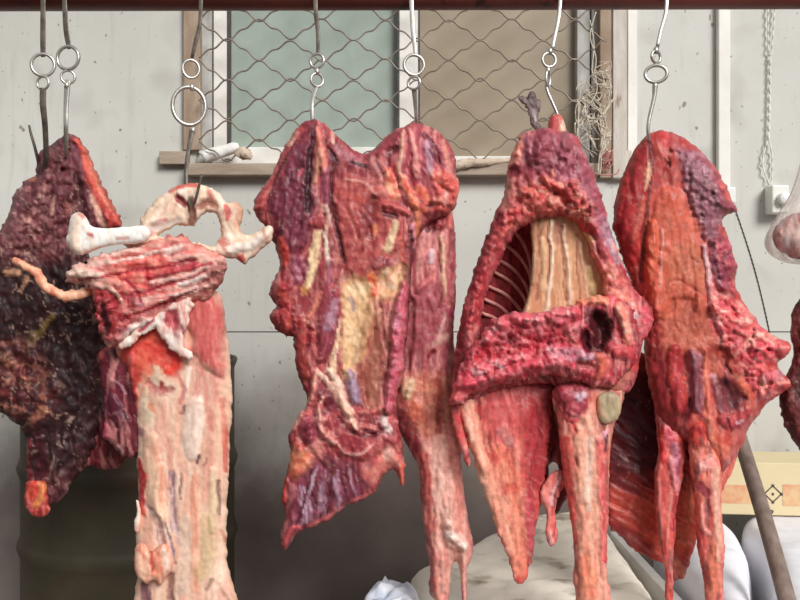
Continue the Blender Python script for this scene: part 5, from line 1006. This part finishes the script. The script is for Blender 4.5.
hook('hook with a slanting shank holding the open rib cage, before the brown pane', 561, [(559, 15, 2, H0), (555, 35, 1.9, H0), (552, 50, 1.8, H0)], [(549, 60, 7, 1.3, H0, M['steel'], .2), (548, 79, 4, 1.2, H0, M['steel'], .9, 8)],
     [(546, 86, 1.8, H0), (548, 93, 1.8, H0), (553, 104, 1.7, H0), (559, 118, 1.6, H0), (565, 130, 1.6, H0 + .01), (569, 142, 1.5, H0 + .03), (570, 150, 1.4, H0 + .06), (569, 146, 1.2, H0 + .09), (567, 136, .7, H0 + .1)], M['steel'], M['steel'], sw=1.9, hflat=None, flatS=.0024, swivels=[(550, 51, H0), (548, 70, H0)])
hook('hook with a wide ring holding the bright red leg quarter, furthest right', 667, [(666, 12, 2, H0), (661, 30, 1.8, H0), (657, 48, 1.8, H0)], [(656, 57, 6, 1.2, H0, M['steel'], .5), (656, 74, 10.5, 1.5, H0, M['steel'], -.2, 8.5)],
     [(655, 86, 2.8, H0), (654, 98, 2.1, H0), (650, 115, 1.9, H0), (648, 128, 1.9, H0), (649, 140, 1.8, H0 + .005), (651, 150, 1.7, H0 + .03), (652, 154, 1.5, H0 + .06), (652, 146, 1.2, H0 + .09), (652, 138, .7, H0 + .1)], M['steel'], M['steel'], sw=2, hflat=None, flatS=.0024, swivels=[(656, 50, H0), (655, 86, H0)])

# ================================================================= the setting
YW = 2.6
x0, x1 = -2.6, 2.6
zs = at(0, 332, YW)[2]
# wall: two sheets with a shadow gap; opening for the window
w0 = at(196, 166, YW); w1 = at(600, -60, YW)
wall = struct(boxes('wall_back', [
    (x0, w0[0], YW, YW + .05, zs + .002, 2.6), (w1[0], x1, YW, YW + .05, zs + .002, 2.6),
    (w0[0], w1[0], YW, YW + .05, zs + .002, w0[2]), (w0[0], w1[0], YW, YW + .05, w1[2], 2.6),
    (at(694, 0, YW)[0] + .003, x1, YW + .002, YW + .05, -.05, zs - .0015)], M['wall']))
struct(boxes('wall_lower', [(x0, at(694, 0, YW)[0], YW + .002, YW + .05, -.05, zs - .0015)], M['wall_shaded']))
struct(boxes('wall_core', [(x0, x1, YW + .16, YW + .2, -.05, 2.6), (x0, x1, YW + .05, YW + .055, zs - .02, zs + .02)], M['grey_paint']))
struct(boxes('floor', [(x0, x1, -2.5, YW + .2, -.05, 0)], M['floor_mat']))
# raised pale panel right of the window with thin edges
a = at(628, 8, YW); b = at(628, 168, YW)
win = bpy.data.objects.new('window_1', None); COL.objects.link(win); win.location = at(400, 166, YW); win['kind'] = 'structure'
bpy.context.view_layer.update()
TOP = -70
boxes('casing', [pbox(183, 200, TOP, 150, YW - .022, .03)], M['wood_old'], win, .003)
boxes('casing', [pbox(600, 613, TOP, 178, YW - .022, .03)], M['wood_old'], win, .003)
boxes('casing', [pbox(613, 627, TOP, 178, YW - .03, .04)], M['wood_pale'], win, .003)
boxes('sill', [pbox(185, 600, 163, 175, YW - .05, .06)], M['wood_rail'], win, .003)
boxes('bracket', [pbox(159, 188, 151, 164, YW - .03, .035)], M['wood_rail'], win, .002)
boxes('sash_frame', [pbox(212, 228, TOP, 164, YW + .03, .04), pbox(399, 419, TOP, 152, YW + .025, .045), pbox(228, 399, 147, 164, YW + .03, .04), pbox(419, 600, 156, 164, YW + .03, .04)], M['white_paint'], win, .003)
boxes('sash_frame', [pbox(577, 590, TOP, 164, YW + .02, .05), pbox(592, 601, TOP, 164, YW + .01, .05)], M['grey_paint'], win, .003)
boxes('sash_frame', [pbox(194, 211.5, TOP, 164, YW + .015, .055)], M['grey_paint'], win, .002)
boxes('gasket', [pbox(211.3, 213.5, TOP, 160, YW + .026, .03), pbox(227, 229.5, TOP, 148, YW + .028, .03), pbox(397.5, 399.5, TOP, 148, YW + .022, .03), pbox(418.5, 420, TOP, 156, YW + .022, .03)], M['black_wire'], win)
boxes('pane', [pbox(228, 400, TOP, 152, YW + .06, .006)], M['glass_green'], win)
boxes('pane', [pbox(418, 579, TOP, 158, YW + .055, .006)], M['glass_brown'], win)
struct(boxes('trim_1', [pbox(614, 632, 150, 178, YW - .012, .02)], M['wood_pale'], None, .002))
struct(boxes('trim_2', [pbox(628, 637, TOP, 160, YW - .01, .012)], M['white_paint'], None, .002))

# wavy security mesh
GY = YW - .055
paths = []
for j in range(-3, 9):
    mid = 10 + 20 * j; sg = 1 if j % 2 == 0 else -1
    pth = []
    n = 320
    for i in range(n + 1):
        px = 199 + (606 - 199) * i / n
        th = 2 * PI * (px - 259) / 63.2
        wv = (math.cos(th) + .2 * math.cos(3 * th) - .04 * math.cos(5 * th)) / 1.16
        py = mid + sg * 10.2 * wv + 1.1 * math.sin(px * .031 + j * 2.1) + .5 * math.sin(px * .17 + j)
        if j % 2 == 0:
            dy = .0012 * math.sin(th)
        else:
            dy = -.0012 * math.sin(th)
        if py > 161:
            if len(pth) > 3:
                paths.append(pth)
            pth = []
            continue
        x, y, z = at(px, py, GY + dy)
        pth.append((x, y, z, .0027))
    if len(pth) > 3:
        paths.append(pth)
rr = random.Random(4)
V, F_ = sweep(paths, 6)
tag(new_mesh('window_grille', V, F_, M['wire']), 'rusty wavy wire security mesh stretched over the window', 'grille')

# string tangle on the mesh
paths = []
for k in range(28):
    cx, cy = rr.gauss(592, 7), rr.gauss(112, 20)
    pth = []
    a0 = rr.uniform(0, 6.3)
    ra, rb = rr.uniform(4, 14), rr.uniform(6, 22)
    for i in range(14):
        t = a0 + i * rr.uniform(.2, .42)
        pth.append((min(max(cx + ra * math.cos(t), 575), 611), min(max(cy + rb * math.sin(t), 62), 165), GY - .006 + .01 * math.sin(t * 1.7 + k)))
    pts = catmull(pth, 3)
    paths.append([(*at(p[0], p[1], p[2]), .0014) for p in pts])
for (q) in ([(580, 104), (578, 122), (579, 146), (576, 160)], [(600, 120), (602, 140), (599, 160), (598, 172)], [(603, 124), (601, 145), (601, 165), (600, 174)], [(601, 110), (604, 135), (600, 158)], [(612, 100), (604, 112), (596, 122)], [(614, 98), (606, 111), (598, 120)], [(594, 70), (597, 90), (590, 104)], [(590, 20), (594, 45), (592, 70), (596, 84)], [(596, 12), (590, 36), (596, 58), (593, 80)]):
    paths.append([(*at(p[0], p[1], GY - .012), .002) for p in catmull(q, 6)])
V, F_ = sweep(paths, 5)
tag(new_mesh('string_tangle', V, F_, M['string']), 'tangle of pale frayed string caught on the right edge of the window mesh', 'string', kind='stuff')
paths = []
for k in range(9):
    pth = [(606 + rr.uniform(-7, 7), 150 + rr.uniform(-2, 22)) for _ in range(5)]
    paths.append([(*at(p[0], p[1], YW - .032 + .003 * math.sin(i)), .0014) for i, p in enumerate(catmull(pth, 5))])
paths.append([(*at(p[0], p[1], GY - .012), .002) for p in catmull([(594, 173), (604, 175), (616, 174), (619, 169)], 5)])
V, F_ = sweep(paths, 5)
tag(new_mesh('red_string', V, F_, M['string_red']), 'short reddish string knotted at the lower right corner of the window', 'string', kind='stuff')


def lump_tube(name, pts, mat_, rough=.25, seed=1, nseg=16, n=6):
    pts = [tuple(p) for p in catmull(pts, n)]
    path = [(*at(p[0], p[1], p[2]), p[3] * p[2] * K) for p in pts]
    V, F = sweep([path], nseg)
    V = np.array([tuple(v) for v in V])
    cen = np.repeat(np.array([p[:3] for p in path]), nseg, 0)
    V = V + (V - cen) * (rough * 2 * (fbm(V[:, 0] / .02 + V[:, 1] / .015, V[:, 2] / .02, 3, seed) - .5))[:, None]
    return new_mesh(name, V, F, mat_)


SYs = YW - .025
tag(lump_tube('film_roll', [(203, 157, SYs, 5.5), (205, 156, SYs, 6.5), (216, 153.5, SYs, 6.5), (228, 150, SYs, 6), (236, 147, SYs, 5), (239, 146, SYs, 3)], M['film_roll'], .25, 5), 'rolled up white plastic film lying on the left end of the sill', 'plastic film')
tag(lump_tube('food_scrap', [(238, 157, SYs - .02, 4), (241, 153, SYs - .02, 5.5), (246, 154, SYs - .02, 6), (252, 158, SYs - .015, 3)], M['rag'], .5, 9), 'crumpled brownish scrap on the sill right of the rolled white film', 'scrap')
tag(lump_tube('cloth_rag', [(452, 168, SYs - .03, 4), (462, 164, SYs - .03, 5), (478, 163, SYs - .03, 4), (500, 161, SYs - .02, 3), (514, 161, SYs - .02, 2.5)], M['rag'], .5, 12), 'thin twisted pale rag lying on the sill below the brown pane', 'rag')

# conduit, wires, socket
cx = at(721.5, 0, YW)[0]; cr = 6 * YW * K
zt, zb = at(0, -60, YW)[2], at(0, 205, YW)[2]
cond = thing('conduit', 'white vertical cable conduit running down the wall right of the window', 'conduit', (cx, YW - .02, zb))
o = boxes('channel', [(cx - cr, cx + cr, YW - .024, YW, zb, zt)], M['white_paint'], cond, .004)
boxes('end_cap', [pbox(726, 736, 187, 203, YW - .03, .03)], M['plastic_white'], cond, .004)


def wire(name, label, cat, paths, m, nseg=6):
    V, F = sweep([[(*at(p[0], p[1], p[2]), p[3]) for p in pth] for pth in paths], nseg)
    return tag(new_mesh(name, V, F, m), label, cat)


pth = []
pth2 = []
for i in range(160):
    t = i / 159
    px = 732 + 38 * t + 3 * math.sin(t * PI); py = 200 + 134 * t
    pth.append((px + .35 * math.sin(t * 95), py, YW - .0015 + .0012 * math.cos(t * 95), .0011)); pth2.append((px - .35 * math.sin(t * 95), py, YW - .0015 - .0012 * math.cos(t * 95), .0011))
wire('thin_wire', 'thin dark twisted wire slanting down the wall beside the red leg quarter', 'wire', [pth, pth2], M['black_wire'])
pa, pb = [], []
for i in range(240):
    t = i / 239
    if t < .42:
        u = t / .42
        ca, cb, am = 767.5 + 1.0 * u, 778 - 6.5 * u, .06
    else:
        u = (t - .42) / .58
        c = 770 + 1.5 * math.sin(u * PI) - 3.5 * math.sin(u * PI * .5) + 4 * max(0, u - .85) / .15
        ca, cb, am = c - .5, c + .5, .35
    loop = 4.5 * max(0, math.sin((u - .66) / .34 * PI)) if t > .42 and u > .66 else 0
    py = -40 + 225 * t
    ph = t * 150
    pa.append((ca + am * math.sin(ph) - loop, py, YW - .012 + .003 * math.cos(ph), .0021)); pb.append((cb - am * math.sin(ph) + loop, py, YW - .012 - .003 * math.cos(ph), .0021))
wire('power_cord', 'white twisted power cord hanging from the top to the socket box', 'cord', [pa, pb], M['cable'], 8)
sb = thing('socket_box', 'white surface mounted socket box on the wall under the twisted cord', 'socket', at(776, 200, YW - .03))
boxes('housing', [pbox(772, 789.5, 185, 213, YW - .055, .055)], M['plastic_box'], sb, .005)
xx, yy, zz = at(783, 199, YW - .057)
V, F_ = sweep([[(xx, yy + .003, zz, .02), (xx, yy - .016, zz, .02), (xx, yy - .02, zz, .016)]], 20)
new_mesh('plug', V, F_, M['plastic_white'], sb)

# ================================================================= drum
DY = 2.285; dcx = at(131.5, 0, DY)[0]; dr = 103 * DY * K; dtop = at(0, 358, DY)[2]
dr = min(dr, YW - DY - .012)
drum = thing('oil_drum', 'dark olive steel drum standing against the wall behind the backbone piece', 'drum', (dcx, DY, 0))
prof = [(0, 0), (dr - .006, 0), (dr, .004), (dr, .02), (dr - .006, .03)]
for zc in (.19, dtop - .50, dtop - .29):
    prof += [(dr - .006, zc - .03), (dr - .002, zc - .018), (dr + .004, zc), (dr - .002, zc + .018), (dr - .006, zc + .03)]
prof += [(dr - .006, dtop - .03), (dr - .001, dtop - .018), (dr + .003, dtop - .006), (dr, dtop), (dr - .006, dtop - .002), (dr - .012, dtop - .02), (0, dtop - .02)]


def lathe(name, prof, c, m, parent, n=72):
    V, F = [], []
    for (r, z) in prof:
        for k in range(n):
            t = 2 * PI * k / n
            V.append((c[0] + r * math.cos(t), c[1] + r * math.sin(t), c[2] + z))
    for i in range(len(prof) - 1):
        for k in range(n):
            F.append((i * n + k, i * n + (k + 1) % n, (i + 1) * n + (k + 1) % n, (i + 1) * n + k))
    o = new_mesh(name, V, F, m, parent)
    o.modifiers.new('edge', 'EDGE_SPLIT').split_angle = math.radians(50)
    return o


lathe('body', prof, (dcx, DY, 0), M['drum_paint'], drum)
lathe('bung_cap', [(0, 0), (.03, 0), (.03, .012), (.024, .018), (0, .018)], (dcx + .12, DY - .1, dtop - .022), M['dull_steel'], drum, 20)


# ================================================================= sacks, box, pole
def pad(name, poly, z0, z1, m, seed, amp=.02, sc=.16, step=.016, rnd=.06, hlp=None):
    """stuffed sack: rounded body over a floor outline, with sags and creases"""
    P = [tuple(p) for p in catmull(poly, 4, True)]
    xs = [p[0] for p in P]; ys = [p[1] for p in P]
    nx = int((max(xs) - min(xs)) / step) + 6; ny = int((max(ys) - min(ys)) / step) + 6
    gx, gy = np.meshgrid(min(xs) - 2.5 * step + np.arange(nx) * step, min(ys) - 2.5 * step + np.arange(ny) * step)
    sd = poly_sd(gx, gy, P)
    ins = sd < 0
    cell = ins[:-1, :-1] | ins[1:, :-1] | ins[:-1, 1:] | ins[1:, 1:]
    used = np.zeros_like(ins)
    used[:-1, :-1] |= cell; used[1:, :-1] |= cell; used[:-1, 1:] |= cell; used[1:, 1:] |= cell
    px, py, s = gx[used].copy(), gy[used].copy(), sd[used].copy()
    b = (used & ~ins)[used]
    e = .002
    for _ in range(3):
        bx, by = px[b], py[b]
        g1 = (poly_sd(bx + e, by, P) - poly_sd(bx - e, by, P)) / (2 * e); g2 = (poly_sd(bx, by + e, P) - poly_sd(bx, by - e, P)) / (2 * e)
        ss = poly_sd(bx, by, P)
        px[b] = bx - ss * g1; py[b] = by - ss * g2
    d = np.maximum(-s, 0); d[b] = 0
    u = np.clip(d / rnd, 0, 1)
    pr = np.sqrt(np.maximum(0, 1 - (1 - u) ** 2))
    nz = fbm(px / sc, py / sc, 3, seed) - .5
    cr = np.abs(fbm(px / .07 + 3 * nz, py / .05, 2, seed + 4) - .5)
    top = z1 - rnd + rnd * pr + amp * 2 * nz * pr - amp * .7 * np.exp(-cr * 26) * pr
    nv = px.size
    V = [np.stack([px, py, top], 1)]
    idx = -np.ones(used.shape, int); idx[used] = np.arange(nv)
    jj, ii = np.nonzero(cell)
    f = np.stack([idx[jj, ii], idx[jj, ii + 1], idx[jj + 1, ii + 1], idx[jj + 1, ii]], 1)
    F = [tuple(q) for q in f.tolist()]
    # sides from the boundary edges down to the floor
    from collections import Counter
    cnt = Counter()
    for q in F:
        for k in range(4):
            cnt[(q[k], q[(k + 1) % 4])] += 1
    edges = [(a_, b_) for (a_, b_) in cnt if (b_, a_) not in cnt]
    ring_ = sorted({a_ for e_ in edges for a_ in e_})
    levels = 12; m_ = {v: i for i, v in enumerate(ring_)}
    rv = np.array(ring_)
    cxm, cym = px.mean(), py.mean()
    base = nv
    for L in range(1, levels + 1):
        t = L / levels
        zz_ = top[rv] * (1 - t) + z0 * t
        bul = .02 * np.sin(t * PI) + amp * (fbm(px[rv] / .12 + zz_ / .2, py[rv] / .12 + zz_ / .09, 2, seed + 9) - .5)
        dx, dy = px[rv] - cxm, py[rv] - cym
        ln = np.hypot(dx, dy) + 1e-6
        V.append(np.stack([px[rv] + dx / ln * bul, py[rv] + dy / ln * bul, zz_], 1))
    nr = len(rv)
    for (a_, b_) in edges:
        pa_, pb_ = a_, b_
        for L in range(levels):
            na, nb = base + L * nr + m_[a_], base + L * nr + m_[b_]
            F.append((pb_, pa_, na, nb))
            pa_, pb_ = na, nb
    # floor cap
    lastr = {v: base + (levels - 1) * nr + m_[v] for v in ring_}
    nxt = {a_: b_ for a_, b_ in edges}
    st = ring_[0]; loop = [st]
    while nxt.get(loop[-1]) not in (None, st) and len(loop) < nr + 2:
        loop.append(nxt[loop[-1]])
    F.append(tuple(lastr[v] for v in loop))
    return new_mesh(name, np.concatenate(V), [tuple(int(i) for i in q) for q in F], m)


tag(pad('stuffed_sack', [(.22, 1.5), (.15, 1.8), (.04, 1.93), (.04, 2.02), (.22, 2.24), (.40, 2.44), (.52, 2.5), (.60, 2.46), (.615, 2.36), (.60, 2.1), (.585, 1.8), (.57, 1.5)], 0, .445, M['sack_beige'], 11, amp=.016), 'grimy beige stuffed sack on the floor below the rib cage', 'sack')
tag(pad('stuffed_sack', [(.68, 1.58), (.69, 1.9), (.72, 2.2), (.76, 2.36), (.88, 2.40), (.955, 2.32), (.91, 2.1), (.855, 1.96), (.81, 1.85), (.755, 1.7), (.735, 1.58)], 0, .462, M['sack_white'], 23, amp=.012, rnd=.05), 'smooth white stuffed sack below the leg quarter, left of the leaning pole', 'sack')
tag(pad('stuffed_sack', [(.765, 1.5), (.80, 1.7), (.87, 1.86), (.915, 1.97), (.965, 2.13), (1.0, 2.34), (1.1, 2.42), (1.3, 2.42), (1.55, 2.36), (1.58, 2.0), (1.5, 1.5)], 0, .462, M['sack_white'], 31, amp=.008, rnd=.05), 'white stuffed sack at the right edge, with the leaning pole resting on it', 'sack')
gb = boxes('grey_board', [(.634, .662, 1.5, 2.42, 0, .40)], M['box_grey'], None, .004)
tag(gb, 'grey board standing on edge between the beige sack and the white sack', 'board')
tag(pad('plastic_bag', [(-.07, 1.64), (-.085, 1.72), (-.07, 1.82), (-.02, 1.86), (.03, 1.84), (.05, 1.74), (.04, 1.64)], 0, .47, M['bag_blue'], 41, amp=.03, sc=.05, step=.008, rnd=.05), 'crumpled bluish white plastic bag at the bottom left of the beige sack', 'bag')
# cardboard box
cb = thing('cardboard_box', 'yellow cardboard box with orange print lying on the white sacks', 'box', (1.14, 2.43, .468))
L_, Hh, Dd = .46, .155, .16
cb.rotation_euler = (0, 0, 0)
V0 = []


def cbx(name, xa, xb, ya, yb, za, zb, m, bev=0):
    o = boxes(name, [(1.14 + xa, 1.14 + xb, 2.43 + ya, 2.43 + yb, .468 + za, .468 + zb)], m, cb, bev)
    return o


cbx('carton', -.25, .36, -.09, .09, 0, Hh, M['cardboard'], .004)
yf = -.0912
cbx('orange_band', -.215, -.072, yf, yf + .0006, .034, .088, M['orange_print'])
cbx('orange_band', -.012, .13, yf, yf + .0006, .030, .092, M['orange_print'])
# printed mark: a square of four strokes with dots at its corners
mk = []
cxk, czk = -.040, .064
corners = [(-.024, .0), (0, .024), (.024, 0), (0, -.024)]
V, F_ = [], []
pth = []
for i in range(4):
    (ax, az), (bx, bz) = corners[i], corners[(i + 1) % 4]
    g = .28
    pa_ = (ax + (bx - ax) * .1, az + (bz - az) * .1); pb_ = (ax + (bx - ax) * .9, az + (bz - az) * .9)
    pth.append([(1.14 + cxk + pa_[0], 2.43 + yf, .468 + czk + pa_[1], .0016), (1.14 + cxk + pb_[0], 2.43 + yf, .468 + czk + pb_[1], .0016)])
    pth.append([(1.14 + cxk + ax, 2.43 + yf, .468 + czk + az - .004, .004), (1.14 + cxk + ax, 2.43 + yf, .468 + czk + az + .004, .004)])
pth.append([(1.14 + cxk, 2.43 + yf, .468 + czk - .004, .003), (1.14 + cxk, 2.43 + yf, .468 + czk + .003, .003)])
V, F_ = sweep(pth, 8)
V = [Vector((v.x, 2.43 + yf + (v.y - 2.43 - yf) * .12, v.z)) for v in V]
new_mesh('printed_mark', V, F_, M['ink'], cb)
pth = [[(1.14 + p[0], 2.43 + yf, .468 + p[1], .0022) for p in catmull(q, 4)] for q in ([(-.068, .020), (-.058, .012), (-.048, .010)], [(-.056, .022), (-.054, .010)], [(-.050, .016), (-.040, .014), (-.044, .006)])]
V, F_ = sweep(pth, 6)
V = [Vector((v.x, 2.43 + yf + (v.y - 2.43 - yf) * .12, v.z)) for v in V]
new_mesh('printed_mark', V, F_, M['ink'], cb)
cb.rotation_euler = (0, 0, math.radians(-5))
# leaning pole
p0 = Vector((.812, 1.665, .452)); p1 = Vector(at(681, 235, 2.575))
pth = []
for i in range(16):
    t = i / 15
    p = p0.lerp(p1, t)
    pth.append((p.x + .003 * math.sin(t * 9), p.y, p.z, .0185 - .003 * t))
V, F_ = sweep([pth], 14)
tag(new_mesh('leaning_pole', V, F_, M['pole_wood']), 'weathered brown grey pole leaning on the wall, its foot on the white sack', 'pole')

# ================================================================= bag of meat at the right edge
YG = 1.66
bg = thing('bag_of_meat', 'clear plastic bag with a lump of meat in it, hanging at the right edge', 'bag of meat', at(812, 20, YG))
prof = [(812, 9, 2), (812, 60, 3), (811, 120, 5), (810, 160, 8), (808, 190, 15), (805, 215, 26), (803, 238, 35), (803, 253, 31), (804, 262, 18), (804, 265, 2)]
prof = [tuple(p) for p in catmull(prof, 5)]
V, F_ = [], []
n = 56
sG = YG * K
for (px, py, r) in prof:
    c = at(px, py, YG)
    for k in range(n):
        t = 2 * PI * k / n
        cre = 1 + .10 * math.sin(t * 9 + py * .02) * max(0, min(1, (225 - py) / 60)) + .04 * math.sin(t * 17 + py * .05)
        V.append((c[0] + max(r, .5) * sG * cre * math.cos(t), c[1] + max(r, .5) * sG * cre * math.sin(t) * .8, c[2]))
for i in range(len(prof) - 1):
    for k in range(n):
        F_.append((i * n + k, i * n + (k + 1) % n, (i + 1) * n + (k + 1) % n, (i + 1) * n + k))
new_mesh('plastic_film', V, F_, M['film'], bg)
slab('meat_lump', bg, [(774, 232), (782, 219), (800, 212), (824, 218), (836, 236), (828, 252), (808, 260), (788, 256), (774, 244)], YG, ((156, 76, 66), (130, 54, 50), (206, 150, 134)), T=22, R=22, Tb=20, lump=(3, 9), feats=[S([(784, 232, 6), (800, 236, 8), (814, 240, 6)], (226, 180, 162), h=3, l=2), S([(800, 226, 5), (790, 222, 5)], (210, 160, 140), a=.7)])

# ================================================================= camera, light
cam = bpy.data.cameras.new('camera'); cam.sensor_width = 36; cam.lens = 36; cam.clip_start = .05
co = bpy.data.objects.new('camera', cam); COL.objects.link(co)
co.location = (0, 0, CZ); co.rotation_euler = (PI / 2, 0, 0)
SC.camera = co

sun = bpy.data.lights.new('sun', 'SUN'); sun.energy = SUN_E; sun.angle = math.radians(SUN_A); sun.color = (1, .975, .95)
so = bpy.data.objects.new('sun', sun); COL.objects.link(so)
d = Vector(SUN_D).normalized()
so.rotation_euler = d.to_track_quat('-Z', 'Y').to_euler()
w = bpy.data.worlds.new('world'); SC.world = w; w.use_nodes = True
nt = w.node_tree
bgn = nt.nodes['Background']
tc = N(nt, 'ShaderNodeTexCoord'); sx = N(nt, 'ShaderNodeSeparateXYZ')
nt.links.new(tc.outputs['Generated'], sx.inputs[0])
r = N(nt, 'ShaderNodeValToRGB')
r.color_ramp.elements[0].position = .48; r.color_ramp.elements[0].color = (.06, .055, .05, 1)
r.color_ramp.elements[1].position = .62; r.color_ramp.elements[1].color = (.93, .95, .96, 1)
m_ = N(nt, 'ShaderNodeMath', operation='MULTIPLY_ADD'); m_.inputs[1].default_value = .5; m_.inputs[2].default_value = .5
nt.links.new(sx.outputs['Z'], m_.inputs[0]); nt.links.new(m_.outputs[0], r.inputs[0])
nt.links.new(r.outputs[0], bgn.inputs[0]); bgn.inputs[1].default_value = WORLD_E
SC.view_settings.view_transform = 'Standard'; SC.view_settings.look = 'None'
SC.view_settings.gamma = 1; SC.view_settings.use_curve_mapping = False
SC.view_settings.exposure = EXPO
